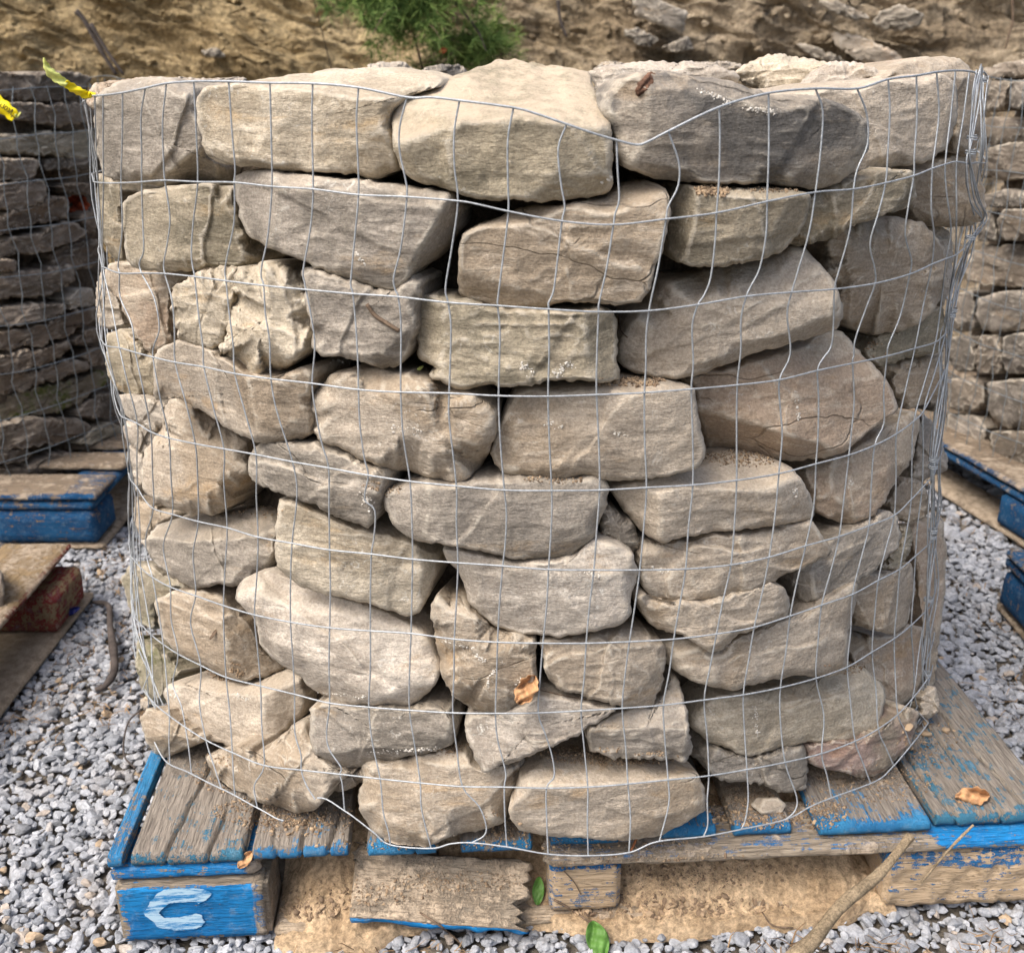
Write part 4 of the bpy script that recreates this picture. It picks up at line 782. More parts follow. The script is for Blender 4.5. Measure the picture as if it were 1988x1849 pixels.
def scatter(name, pos, size, mat, label, cat, subs=2, seed=1, tone=None, tilt=.5, kind='stuff', sink=0., smooth=False):
    rr = np.random.RandomState(seed); prot = [pebble(rr, subs) for _ in range(14)]; VV = []; FF = []; TT = []; off = 0
    n = len(pos)
    for i in range(n):
        V, F = prot[rr.randint(14)]; a, b_, g = rr.rand() * 6.283, rr.randn() * tilt, rr.randn() * tilt
        Rz = np.array([[math.cos(a), -math.sin(a), 0], [math.sin(a), math.cos(a), 0], [0, 0, 1]])
        Rx = np.array([[1, 0, 0], [0, math.cos(b_), -math.sin(b_)], [0, math.sin(b_), math.cos(b_)]])
        Ry = np.array([[math.cos(g), 0, math.sin(g)], [0, 1, 0], [-math.sin(g), 0, math.cos(g)]])
        W = (V * size[i]) @ (Rz @ Rx @ Ry).T + pos[i]; VV.append(W); FF.append(F + off); off += len(V)
        TT.append(np.full(len(V), tone[i] if tone is not None else rr.rand()))
    o = big(name, np.vstack(VV), np.vstack(FF), mat, tone=np.concatenate(TT), smooth=smooth)
    return tag(o, label, cat, None, kind)
rr = np.random.RandomState(11); pts = []; szs = []
for y0, y1, x0, x1, s in ((.7, 1.5, -1.0, 1.1, .0118), (1.5, 2.3, -1.5, 1.6, .0135), (2.3, 3.4, -2.0, 2.2, .019)):
    st_ = s * 1.08
    for lay in range(2 if s < .018 else 1):
        for y in np.arange(y0, y1, st_):
            for x in np.arange(x0, x1, st_):
                px_ = x + rr.randn() * st_ * .35; py_ = y + rr.randn() * st_ * .35
                lx = (px_ - PAL[0]) * math.cos(PRZ) + (py_ - PAL[1]) * math.sin(PRZ); ly = -(px_ - PAL[0]) * math.sin(PRZ) + (py_ - PAL[1]) * math.cos(PRZ)
                if .03 < lx < 1.2 and .06 < ly: continue
                if lay == 1 and rr.rand() < .45: continue
                k = rr.rand(); sc = s * (.42 + .75 * k ** 1.3 + (.7 * (rr.rand() < .12)) * rr.rand()) * (1.05 if lay == 0 else .85)
                pts.append((px_, py_, -.006 + .005 * lay + rr.randn() * .002)); szs.append(sc)
pts = np.array(pts); szs = np.array(szs); print('gravel', len(pts))
tn = np.clip(rr.beta(3, 2.4, len(pts)), 0, .93); tn[rr.rand(len(pts)) < .008] = .95
scatter('gravel', pts, szs, M['gravel'], 'grey crushed limestone gravel spread between the pallets', 'gravel', 2, 5, tn, .28)
# bank
zs = np.r_[np.linspace(-.1, .75, 24), np.linspace(.76, 1.55, 150), np.linspace(1.58, 4.2, 60)]; xs = np.r_[np.linspace(-9, -3.1, 30), np.linspace(-3, 3.2, 640), np.linspace(3.3, 9, 30)]
gX, gZ = np.meshgrid(xs, zs); n = len(xs)
V = np.stack([gX.ravel(), 4.25 + .42 * gZ.ravel(), gZ.ravel()], 1)
q = V.copy(); q[:, 2] = V[:, 2] + V[:, 0] * .3; q[:, 1] = 0
lay = fbm(q * np.array([1.3, 1, 5.5]), 4, .6); led = np.abs(vnoise(q * np.array([2.4, 1, 13]) + 4)); cl = fbm(q * np.array([9, 1, 16]), 4, .6)
u_t = q[:, 2] * 15 + fbm(q * np.array([2.2, 1, 3]), 3) * 1.6; fr_ = u_t - np.floor(u_t); msk = np.clip(.5 + 1.6 * fbm(q * np.array([3.2, 1, 5]) + 3, 3), 0, 1)
u_2 = q[:, 2] * 38 + fbm(q * np.array([6, 1, 8]), 3) * 1.8; f2_ = u_2 - np.floor(u_2); ms2 = np.clip(.4 + 1.8 * fbm(q * np.array([8, 1, 14]) + 8, 2), 0, 1)
blk = vnoise(np.floor(np.c_[V[:, 0] * 9 + 1.2 * vnoise(q * 7), u_t, 0 * u_t]) * 1.37)
V[:, 1] -= lay * .05 + fr_ ** 1.5 * msk * .038 + f2_ * ms2 * .014 + blk * .02 + cl * .02 + fbm(q * 2.0 + 9, 2) * .1
V[:, 2] += cl * .02
i, j = np.meshgrid(np.arange(n - 1), np.arange(len(zs) - 1)); a = (j * n + i).ravel()
tag(big('earth_bank', V, np.stack([a, a + 1, a + 1 + n, a + n], 1), M['bank'], smooth=True), kind='structure')
rr = np.random.RandomState(77); cand = np.where((V[:, 2] > .7) & (V[:, 2] < 1.6) & (np.abs(V[:, 0]) < 3))[0]; sel = cand[rr.randint(0, len(cand), 2600)]
dens = fbm(V[sel] * 2.5, 3) + .5 * rr.rand(len(sel)); sel = sel[dens > -.05]
scatter('bank_shards', V[sel] + rr.randn(len(sel), 3) * .008, .006 + .03 * rr.rand(len(sel)) ** 3.5, M['bank'], 'small shale shards and clods stuck in the earth bank', 'shards', 1, 31, None, .5)
for pts_, mt, lab, Y_ in [
 ('1229,-20 1229,3 1233,31 1285,52 1324,66 1336,22 1285,5 1260,-20','G','light grey slab in the bank above the whitish top stone',4.45),
 ('1212,56 1238,54 1282,77 1262,92 1235,88 1212,70','B','rounded brown rock just below the light grey slab in the bank',4.4),
 ('1282,92 1334,70 1350,96 1300,104','B','flat rock in the bank right of the rounded brown rock',4.42),
 ('1607,63 1677,70 1740,101 1757,117 1729,131 1659,117 1622,88','R','long pinkish slab sloping down in the bank at the right',4.42),
 ('1593,-10 1649,12 1691,35 1664,42 1620,27 1590,8','B','dark ledge of rock near the top of the bank at the right',4.4),
 ('1691,42 1710,20 1747,8 1796,28 1786,52 1747,62 1705,57','B','knotted brown rock lump in the bank at the right',4.38),
 ('1545,84 1570,86 1632,110 1650,132 1600,120 1560,102','B','dark overhanging rock left of the long pinkish slab',4.42),
 ('390,98 420,92 440,108 434,114 400,112','B','small jutting rock low in the ochre bank at the left',4.4)]:
    o = rock(pts_, mt, [], name='bank_rock', Y=Y_, H=.07, er=.02, L=.3, na=80, nf=12, nchip=6, rough=1.8); tag(o, lab, 'rock', 'rocks sticking out of the earth bank')
# shrubs
def shrub(cx_px, Y, cz, rad, ntuft, seed, label, tr=1.):
    c = at_y((cx_px, 60), Y)[0]; e = tag(empty('pine_sapling', (c[0], Y + .1, 0)), label, 'shrub', 'green saplings growing on the bank'); rr = np.random.RandomState(seed)
    P0 = np.array([0, 0, 0.]); br = []
    tube('trunk', [(.05, .35, .3), (.06, .35, .8), (.0, .05, cz - .05), (.01, 0, cz + .1)], [.011 * tr, .006 * tr, .003 * tr, .002 * tr], M['darktwig'], e, 7)
    V = []; F = []; T = []
    def blade(p, d, w, tone):
        s = np.cross(d, rr.randn(3)); s /= np.linalg.norm(s) + 1e-9; k = len(V); m = p + d * .55 + np.array([0, 0, .0]); t_ = p + d * 1.0 - np.array([0, 0, .12 * np.linalg.norm(d)])
        V.extend([p - s * w, p + s * w, m + s * w * .8, m - s * w * .8, t_]); F.append((k, k + 1, k + 2, k + 3)); F.append((k + 3, k + 2, k + 4, k + 4)); T.extend([tone] * 5)
    for b_ in range(34):
        d = rr.randn(3) * rad; tip = np.array([0, 0, cz]) + d * .75; st0 = np.array([0, .02, cz - .12 + .2 * rr.rand()])
        path = np.array([st0 * (1 - t) + tip * t + np.array([0, 0, .05 * math.sin(t * 3.1)]) for t in np.linspace(0, 1, 6)])
        if b_ < 14: tube('branch', path, np.linspace(.005, .0015, 6), M['twig'], e, 5)
        for q in range(ntuft // 34):
            t = .3 + .7 * rr.rand(); p = path[min(5, int(t * 5))] + rr.randn(3) * .03; ax = (tip - st0); ax /= np.linalg.norm(ax); tone0 = rr.rand() * .7 + .3 * (p[2] > cz)
            for r_ in range(16):
                d = ax * .6 + rr.randn(3) * .65 + np.array([0, 0, .1]); d /= np.linalg.norm(d); blade(p, d * (.035 + .035 * rr.rand()), .0011, np.clip(tone0 + rr.randn() * .15, 0, 1))
    o = link('foliage', V, [f if f[2] != f[3] else f[:3] for f in F], M['needle'], e, smooth=False); setattr_f(o, 'tone', T)
shrub(790, 3.75, 1.22, np.array([.20, .16, .15]), 1150, 3, 'bushy green pine sapling hanging over the back of the main basket')
shrub(590, 3.95, 1.36, np.array([.15, .12, .10]), 500, 4, 'sparser green sapling at the top edge, left of the bushy one', .4)
shrub(925, 3.95, 1.04, np.array([.16, .1, .05]), 320, 5, 'low yellow green sprig at the bank foot, right of the bushy sapling')

# ---------------------------------------------------------------- placing small things on real surfaces
bpy.context.view_layer.update(); DG = bpy.context.evaluated_depsgraph_get()
def surf(px, lift=0.):
    d = rays(px)[0]; ok, loc, nor, *_ = C.ray_cast(DG, Vector(CAM), Vector(d))
    return np.array(loc) - d * lift, np.array(nor)
def patch(cx_, cy_, rx, ry, n, s0, s1, seed, up=.15):
    rr = np.random.RandomState(seed); P = []; S = []
    for k in range(n * 3):
        a, r = rr.rand() * 6.283, rr.rand() ** .6; p, nn = surf((cx_ + rx * r * math.cos(a), cy_ + ry * r * math.sin(a)))
        if nn[2] < up: continue
        P.append(p + [0, 0, .001]); S.append(s0 + (s1 - s0) * rr.rand() ** 2.5)
        if len(P) >= n: break
    return P, S
P = []; S = []
for k, a in enumerate([(1700, 1520, 120, 40, 380, .0012, .003), (1800, 1440, 60, 50, 160, .0012, .004), (1590, 1580, 60, 30, 300, .0012, .004), (1440, 1560, 70, 40, 420, .0012, .003), (520, 1575, 110, 28, 420, .0012, .003),
    (430, 1500, 60, 40, 160, .001, .003), (660, 1590, 60, 30, 160, .001, .003), (1190, 1465, 140, 22, 520, .0012, .003), (1440, 890, 80, 18, 260, .001, .003), (1220, 742, 80, 10, 160, .0015, .005),
    (1380, 373, 40, 12, 140, .0015, .005), (1500, 370, 60, 6, 60, .001, .003), (440, 1300, 40, 22, 160, .001, .0035), (870, 1450, 40, 20, 90, .001, .003), (1640, 1295, 40, 14, 90, .001, .003), (740, 950, 40, 20, 70, .001, .003),
    (500, 995, 50, 12, 60, .001, .003), (980, 1600, 60, 30, 220, .001, .003), (1700, 680, 30, 16, 50, .001, .003), (1075, 932, 60, 8, 70, .001, .003), (900, 1710, 120, 20, 260, .001, .003), (1250, 1700, 200, 40, 420, .001, .004), (700, 1730, 140, 30, 260, .001, .004), (1300, 1760, 230, 22, 240, .002, .009), (1000, 1640, 400, 12, 260, .001, .004), (620, 1765, 70, 20, 90, .002, .008), (1400, 1690, 160, 30, 200, .001, .006), (560, 1600, 90, 25, 300, .001, .005), (1470, 1590, 90, 20, 260, .001, .005)]):
    p, s = patch(*a, seed=k + 1); P += p; S += s
scatter('crumbled_dirt', np.array(P), np.array(S), M['crumb'], 'crumbs of dry dirt strewn over the deck boards and stone ledges', 'dirt', 1, 9, None, 1.)
for (x, y, s, lab) in [(1762, 1415, .010, 'orange pebble nearest the cage foot on the right deck'), (1800, 1428, .009, 'orange pebble right of the one nearest the cage foot'), (1792, 1405, .010, 'yellowish pebble behind the orange ones on the right deck'), (1768, 1455, .009, 'small orange pebble on the bottom wire at the right'), (1838, 1420, .009, 'brown pebble rightmost in the little group on the deck'),
                     (1010, 1600, .006, 'tiny pebble on the deck between the two bottom stones')]:
    p, _ = surf((x, y)); tag(scatter('pebble', np.array([p + [0, 0, s * .35]]), [s], M['crumb'], lab, 'pebble', 3, int(x), [.75], .3, kind=None, smooth=True), group='pebbles on the deck boards')
o = rock('1455,1560 1470,1545 1510,1545 1530,1560 1520,1575 1480,1580', 'T', [], name='stone_chip', H=.006, er=.004, L=.006, na=40, nf=8, w=0, Y=None, nrm=(0, -.45, 1), barrel=MAIN)
p, _ = surf((1490, 1600)); o.location = tuple(at_z((1492, 1562), .146)[0]); tag(o, 'flat tan chip lying on the deck below the chalky cornered stone', 'stone chip')
# white bruises where stones were struck or limed: thin crusts grown onto the faces of their stones
rr = np.random.RandomState(21)
for (x, y, dx, dy, w, n) in [(1010, 706, 22, 18, 5, 60), (1074, 726, 38, -22, 5, 90), (860, 1452, -150, 10, 3, 130), (706, 960, 10, 22, 6, 80), (455, 1350, 30, 6, 3, 60), (960, 1300, -14, 26, 2.5, 45), (1000, 1345, 10, -30, 2, 30), (920, 1270, 22, 14, 3, 40),
    (1380, 1345, 0, 0, 0, 0), (1465, 1372, 4, 60, 3, 70), (1540, 945, 6, 14, 3, 40), (1650, 935, -6, 16, 3, 30), (330, 1345, 8, 4, 5, 40), (275, 815, 14, 14, 5, 60), (640, 700, 60, 8, 2, 40), (1450, 210, 60, 10, 4, 70), (1200, 335, -30, 20, 3, 40), (1545, 760, 6, 60, 2.5, 50),
    (1360, 175, 60, 26, 3, 60), (690, 490, 20, 26, 2, 30), (760, 830, 60, 8, 4, 50), (1060, 820, 30, 10, 3, 40), (1260, 1100, 40, 10, 3, 40), (860, 1240, 60, 20, 3, 60), (590, 1340, 120, 12, 2, 60), (1120, 1110, 60, 8, 3, 40), (1190, 840, 30, 8, 3, 30)]:
    P = []; S = []; host = None
    for k in range(n):
        t_ = rr.rand(); px_ = (x + dx * t_ + rr.randn() * w, y + dy * t_ + rr.randn() * w * .8); dd_ = rays(px_)[0]; ok, loc, nor, _i, ob, _m = C.ray_cast(DG, Vector(CAM), Vector(dd_))
        if not ok or not ob.name.startswith('field_stone'): continue
        if host is None: host = ob.name
        if ob.name != host: continue
        P.append(np.array(loc) + dd_ * .0004); S.append(.0006 + .0022 * rr.rand() ** 2)
    if len(P) < 8: continue
    o = scatter('lime_scuff', np.array(P), np.array(S), M['lime'], 'chalk white scuff', None, 1, 3, None, 1.)
    h_ = bpy.data.objects[host]; o.data.transform(__import__('mathutils').Matrix.Translation(-h_.location)); o.parent = h_
# litter of dry needles and grass on the gravel
rr = np.random.RandomState(8); V = []; F = []; T = []
for k in range(5200):
    g = rr.rand()
    if g < .35: x, y = rr.uniform(-.95, -.45), rr.uniform(.85, 2.3)
    elif g < .6: x, y = rr.uniform(-.5, .8), rr.uniform(.85, 1.06)
    else: x, y = rr.uniform(.6, 1.4), rr.uniform(.95, 2.4)
    if fbm(np.array([[x * 5, y * 5, 3.]]), 2)[0] < -.05 + .3 * rr.rand(): continue
    a = rr.rand() * 6.28; L = .012 + .035 * rr.rand() ** 2; d = np.array([math.cos(a), math.sin(a), 0]) * L; s = np.array([-d[1], d[0], 0]) / L * (.0005 + .0006 * rr.rand()); z = .004 + .007 * rr.rand(); b_ = s * 8 * rr.randn()
    p = np.array([x, y, z]); q = len(V); m = p + d * .5 + b_ + [0, 0, rr.randn() * .003]; e_ = p + d + [0, 0, rr.randn() * .003]
    V += [p - s, p + s, m + s, m - s, e_ + s * .4, e_ - s * .4]; F += [(q, q + 1, q + 2, q + 3), (q + 3, q + 2, q + 4, q + 5)]; T += [rr.rand()] * 6
o = link('dry_litter', V, F, M['litter'], smooth=False); setattr_f(o, 'tone', T); tag(o, 'dry needles and grass bits scattered over the gravel', 'litter', None, 'stuff')

# sticks, twigs, leaves
def pxpath(P, off=.004, n=6, Ys=None, Zs=None):
    Q = catmull(P, n)
    if Zs is not None: zi = np.interp(np.linspace(0, 1, len(Q)), np.linspace(0, 1, len(Zs)), Zs); return np.vstack([at_z(q, z) for q, z in zip(Q, zi)])
    if Ys is not None: yi = np.interp(np.linspace(0, 1, len(Q)), np.linspace(0, 1, len(Ys)), Ys); return np.vstack([at_y(q, y) for q, y in zip(Q, yi)])
    return np.array([surf(q, off)[0] for q in Q])
def wobbly(P, r, seed):
    P = np.asarray(P); u = np.linspace(0, 1, len(P)); return np.asarray(r) * (1 + .18 * vnoise(np.c_[u * 14 + seed, u * 0, u * 0]))
P = pxpath([(1768, 1622), (1706, 1696), (1632, 1758), (1573, 1830), (1500, 1890), (1440, 1950)], n=10, Ys=[1.075, .90])
tag(tube('stick', P, wobbly(P, np.linspace(.0055, .0125, len(P)), 1), M['stick'], None, 12), 'muddy peeled stick leaning on the pallet at the lower right', 'stick')
P = pxpath([(1890, 1600), (1850, 1640), (1815, 1680), (1788, 1712)], n=6, Ys=[1.10, 1.075])
tag(tube('stick', P, wobbly(P, np.full(len(P), .0018), 2), M['stick'], None, 8), 'thin pale stick against the mud covered right block', 'stick')
P = pxpath([(180, 1168), (210, 1175), (214, 1215), (220, 1260), (222, 1300), (205, 1330), (185, 1338)], n=8, Zs=[.015, .02, .022, .02, .015])
tag(tube('fallen_branch', P, wobbly(P, np.r_[np.linspace(.004, .0085, len(P) // 2), np.linspace(.0085, .004, len(P) - len(P) // 2)], 3), M['darktwig'], None, 9), 'dark crooked branch lying on the gravel left of the basket', 'branch')
P = pxpath([(275, 1375), (250, 1400), (240, 1440), (243, 1470), (262, 1490)], n=6, Zs=[.03, .015, .012, .01, .012])
tag(tube('twig', P, .0016, M['darktwig'], None, 6), 'thin dark root curving over the gravel near the left deck corner', 'twig', 'loose twigs and stems')
for pts_, r, lab in [([(712, 590), (728, 612), (752, 628), (775, 642)], .0022, 'reddish dry stem on the dull brown grey stone'), ([(1202, 610), (1205, 640), (1218, 655)], .0007, 'fine dry rootlet in the joint right of the ochre layered stone'),
    ([(1040, 1268), (1050, 1300), (1036, 1330), (1075, 1345), (1140, 1358)], .0006, 'hair thin rootlet trailing from the dead leaf'), ([(1480, 1770), (1500, 1795), (1540, 1800)], .001, 'short twig on the gravel beside the stick'),
    ([(1095, 1690), (1115, 1712), (1128, 1735)], .0008, 'thin straw hanging down the centre block'), ([(1075, 1745), (1110, 1765), (1145, 1790), (1160, 1810)], .0016, 'brown stem of the green leaf lying on the gravel'),
    ([(815, 1770), (860, 1800), (905, 1840)], .0014, 'dark bent twig on the gravel in front of the broken board')]:
    tag(tube('twig', pxpath(pts_, .003, 5), r, M['twig'], None, 6), lab, 'twig', 'loose twigs and stems')
for pts_, r, lab, y in [([(148, 22), (165, 42), (196, 98), (226, 145)], .011, 'dark dead branch slanting down the bank at the upper left', 4.15), ([(176, 46), (208, 100), (240, 145)], .008, 'second dead branch close beside the first on the bank', 4.14),
    ([(874, -5), (905, 30), (930, 65), (944, 100)], .005, 'bare curved twig right of the bushy sapling', 3.85), ([(1965, -5), (1966, 40), (1958, 70), (1952, 95)], .005, 'pale root hanging down the bank at the upper right', 4.15), ([(1083, 0), (1088, 40), (1100, 72)], .007, 'thin dark root hanging in the middle of the bank', 4.15)]:
    P = pxpath(pts_, n=6, Ys=[y, y]); tag(tube('dead_branch', P, wobbly(P, np.linspace(r, r * .6, len(P)), y), M['darktwig'] if 'pale' not in lab else M['twig'], None, 7), lab, 'branch', 'dead wood on the bank')
def leaf(px, ln, wd, ang, mat, label, curl=.5, lift=.006, Y=None, name='leaf', group='leaves caught among the stones', lobes=0, tilt=0.):
    p, nn = surf(px, lift) if Y is None else (at_y(px, Y)[0], None)
    d = rays(px)[0]; dist = np.linalg.norm(p - CAM); s = dist / FPX; rt = np.array([1., 0, 0]); up = np.cross(rt, d); up /= np.linalg.norm(up)
    if up[2] < 0: up = -up
    A = math.cos(ang) * rt + math.sin(ang) * up; Bv = -math.sin(ang) * rt + math.cos(ang) * up; Nn = -d
    n, m = 26, 12; V = []
    for i in range(n + 1):
        u = i / n; w = math.sin(math.pi * min(1, u * .97 + .02)) ** .6 * (1 + lobes * .13 * math.sin(u * 23 + 2 * math.sin(u * 7)))
        for j in range(m + 1):
            v_ = j / m * 2 - 1; q = A * (u - .5) * ln * s + Bv * v_ * w * wd / 2 * s
            c = curl * (v_ * v_ * .45 * w + .25 * math.sin(u * 5 + v_ * 3) + .13 * math.sin(v_ * 7 + u * 13) + .1 * math.sin(v_ * 3 - u * 17)) * wd * s + abs(v_) ** .5 * .02 * wd * s + tilt * (u - .5) * ln * s
            V.append(p + q + Nn * c)
    F = [(i * (m + 1) + j, i * (m + 1) + j + 1, (i + 1) * (m + 1) + j + 1, (i + 1) * (m + 1) + j) for i in range(n) for j in range(m)]
    o = link(name, V - p, F, M[mat], None, p); so = o.modifiers.new('thickness', 'SOLIDIFY'); so.thickness = .0004
    return tag(o, label, 'leaf', group)
leaf((1022, 1338), 62, 40, 1.0, 'leafbrown', 'crumpled tan leaf between the upright scratched stone and the orange tinted stone', .9, .014, lobes=1)
leaf((150, 402), 50, 42, 1.3, 'leafred', 'rust red leaf caught in the flagstone basket on the left', .8, .03, lobes=1)
leaf((1888, 1545), 60, 32, .1, 'leafbrown', 'curled dry leaf on the right deck board of the main pallet', .9, .008, lobes=1)
leaf((476, 1668), 36, 20, .9, 'leafbrown', 'folded dry leaf stuck at the board end above the corner block', .5, .006)
leaf((415, 1230), 26, 6, 1.0, 'twig', 'narrow dry seed case on the tan stone left of the big pale stone', .3, .004)
leaf((1045, 1728), 48, 22, 1.5, 'leafgreen', 'small green leaf at the torn end of the broken board', .3, .006)
leaf((1160, 1822), 62, 40, 1.9, 'leafgreen', 'fresh green leaf standing in the gravel below the centre block', .4, .012)
leaf((815, 715), 16, 6, .6, 'paleyellow', 'scrap of pale fluff beside the ochre layered stone', .6, .01)
leaf((138, 1187), 34, 12, .5, 'bluetrash', 'scrap of dark blue plastic on the gravel beside the red block', .8, .008, group='litter scraps')
tag(rock('1232,178 1238,162 1250,150 1256,141 1270,140 1277,152 1268,168 1252,184 1238,192', 'D', [], name='bark_scrap', H=.01, er=.006, L=.012, na=50, nf=10, rough=2.5, nchip=2, Y=float(surf((1250, 165))[0][1]) + .004), 'scrap of rough bark stuck to the dark crusted stone on the rim', 'bark'); bpy.data.objects['bark_scrap'].data.materials[0] = M['twigred']
leaf((860, 98), 18, 10, .5, 'leafred', 'red leaf on the bank right of the bushy sapling', .6, Y=3.8)

# ---------------------------------------------------------------- the wire cage
WR = .00098
ROWS = [
 [(165,196),(172,187),(200,185),(238,180),(282,171),(323,162),(376,158),(444,158),(524,161),(607,162),(696,170),(790,189),(837,189),(892,195),(997,209),(1045,222),(1100,241),(1150,258),(1194,271),(1235,281),(1258,275),(1297,255),(1396,208),(1491,181),(1583,172),(1664,172),(1724,154),(1779,147),(1818,140),(1855,137),(1885,139),(1903,145)],
 [(182,353),(201,355),(235,355),(275,353),(320,350),(384,353),(455,354),(528,362),(608,367),(696,378),(790,382),(889,390),(930,397),(987,410),(1091,429),(1191,436),(1293,425),(1391,413),(1489,391),(1583,373),(1657,367),(1719,355),(1774,341),(1810,327),(1835,319),(1855,314),(1884,318)],
 [(198,517),(232,530),(275,530),(320,531),(378,537),(439,545),(512,554),(594,562),(685,570),(773,576),(870,587),(966,593),(1065,600),(1162,605),(1260,603),(1355,591),(1449,575),(1537,567),(1620,561),(1699,550),(1766,532),(1809,513),(1837,502),(1855,495),(1872,480),(1893,452)],
 [(196,659),(207,671),(232,675),(263,684),(297,693),(340,703),(396,712),(456,725),(526,735),(606,744),(696,756),(778,761),(872,763),(968,768),(1064,769),(1158,766),(1251,762),(1342,755),(1431,747),(1513,737),(1587,719),(1655,705),(1722,691),(1776,676),(1816,664),(1837,646)],
 [(237,809),(267,822),(293,838),(328,850),(379,861),(435,871),(497,882),(568,896),(638,908),(715,922),(796,934),(886,943),(979,951),(1071,952),(1164,951),(1255,946),(1345,941),(1430,932),(1512,919),(1584,900),(1648,883),(1698,864),(1740,842),(1774,817),(1793,797),(1821,744)],
 [(254,932),(267,947),(280,968),(298,987),(335,998),(385,1012),(441,1024),(501,1042),(567,1054),(640,1067),(721,1075),(801,1085),(889,1092),(976,1098),(1065,1105),(1153,1106),(1242,1106),(1331,1104),(1419,1096),(1493,1081),(1564,1059),(1629,1041),(1687,1020),(1736,1000),(1769,969),(1790,947),(1813,922)],
 [(254,1079),(273,1101),(296,1120),(331,1139),(380,1156),(434,1175),(494,1193),(564,1207),(640,1218),(719,1224),(798,1229),(882,1240),(966,1246),(1054,1248),(1138,1248),(1222,1245),(1308,1240),(1391,1230),(1464,1217),(1534,1195),(1595,1174),(1655,1153),(1705,1126),(1747,1104),(1777,1079),(1809,1051)],
 [(263,1200),(293,1231),(317,1250),(346,1269),(390,1291),(439,1314),(506,1331),(572,1347),(640,1364),(716,1372),(795,1378),(879,1383),(962,1384),(1045,1383),(1128,1379),(1208,1374),(1288,1368),(1367,1358),(1443,1348),(1515,1334),(1584,1316),(1645,1294),(1693,1265),(1736,1239),(1769,1213),(1805,1178)],
 [(277,1338),(301,1366),(329,1389),(360,1411),(400,1436),(451,1460),(513,1485),(585,1494),(660,1502),(738,1511),(816,1519),(898,1526),(979,1527),(1061,1529),(1141,1527),(1219,1521),(1297,1513),(1376,1505),(1450,1493),(1524,1479),(1595,1462),(1660,1438),(1705,1414),(1743,1386),(1776,1350),(1802,1316)],
 [(290,1419),(321,1476),(363,1497),(406,1519),(450,1540),(505,1570),(560,1592),(616,1548),(669,1573),(723,1613),(758,1639),(837,1646),(875,1637),(915,1635),(984,1643),(1064,1657),(1142,1660),(1221,1654),(1275,1633),(1366,1623),(1439,1609),(1525,1590),(1573,1565),(1614,1548),(1699,1516),(1730,1491),(1768,1447),(1802,1403)],
]
COLS = {
 0:[997,987,966,968,979,976,966,962,979,984], 1:[1100,1091,1065,1064,1071,1065,1054,1045,1061,1064], 2:[1197,1191,1162,1158,1164,1153,1138,1128,1141,1142],
 3:[1297,1293,1260,1251,1255,1242,1222,1208,1219,1221], 4:[1396,1391,1355,1342,1345,1331,1308,1288,1297,1280], 5:[1492,1489,1449,1431,1430,1419,1391,1367,1376,1366],
 6:[1583,1583,1537,1513,1512,1493,1464,1443,1450,1439], 7:[1664,1657,1620,1587,1584,1564,1534,1515,1524,1525], 8:[1724,1719,1699,1655,1648,1629,1595,1584,1595,1614],
 9:[1779,1774,1766,1722,1698,1687,1655,1645,1660,1690], 10:[1818,1810,1809,1776,1740,1736,1705,1693,1705,1735], 11:[1855,1835,1837,1816,1774,1769,1747,1736,1743,1768],
 12:[1882,1857,1855,1835,1793,1790,1777,1769,1776,1794],
 -1:[892,889,870,872,886,889,882,879,898,915], -2:[790,790,773,778,796,801,798,795,816,837], -3:[696,696,685,696,715,721,719,716,738,758], -4:[607,608,594,606,638,640,640,640,660,669],
 -5:[524,528,512,526,568,567,564,572,585,612], -6:[444,455,439,456,497,501,494,506,513,500], -7:[376,384,378,396,435,441,434,439,451,456], -8:[323,320,320,340,379,385,380,390,400,430],
 -9:[282,275,275,297,328,335,331,346,360,372], -10:[238,235,232,263,293,298,296,317,329,330], -11:[200,201,200,232,267,267,273,293,301,300], -12:[184,190,198,207,240,256,262,275,288,292]}
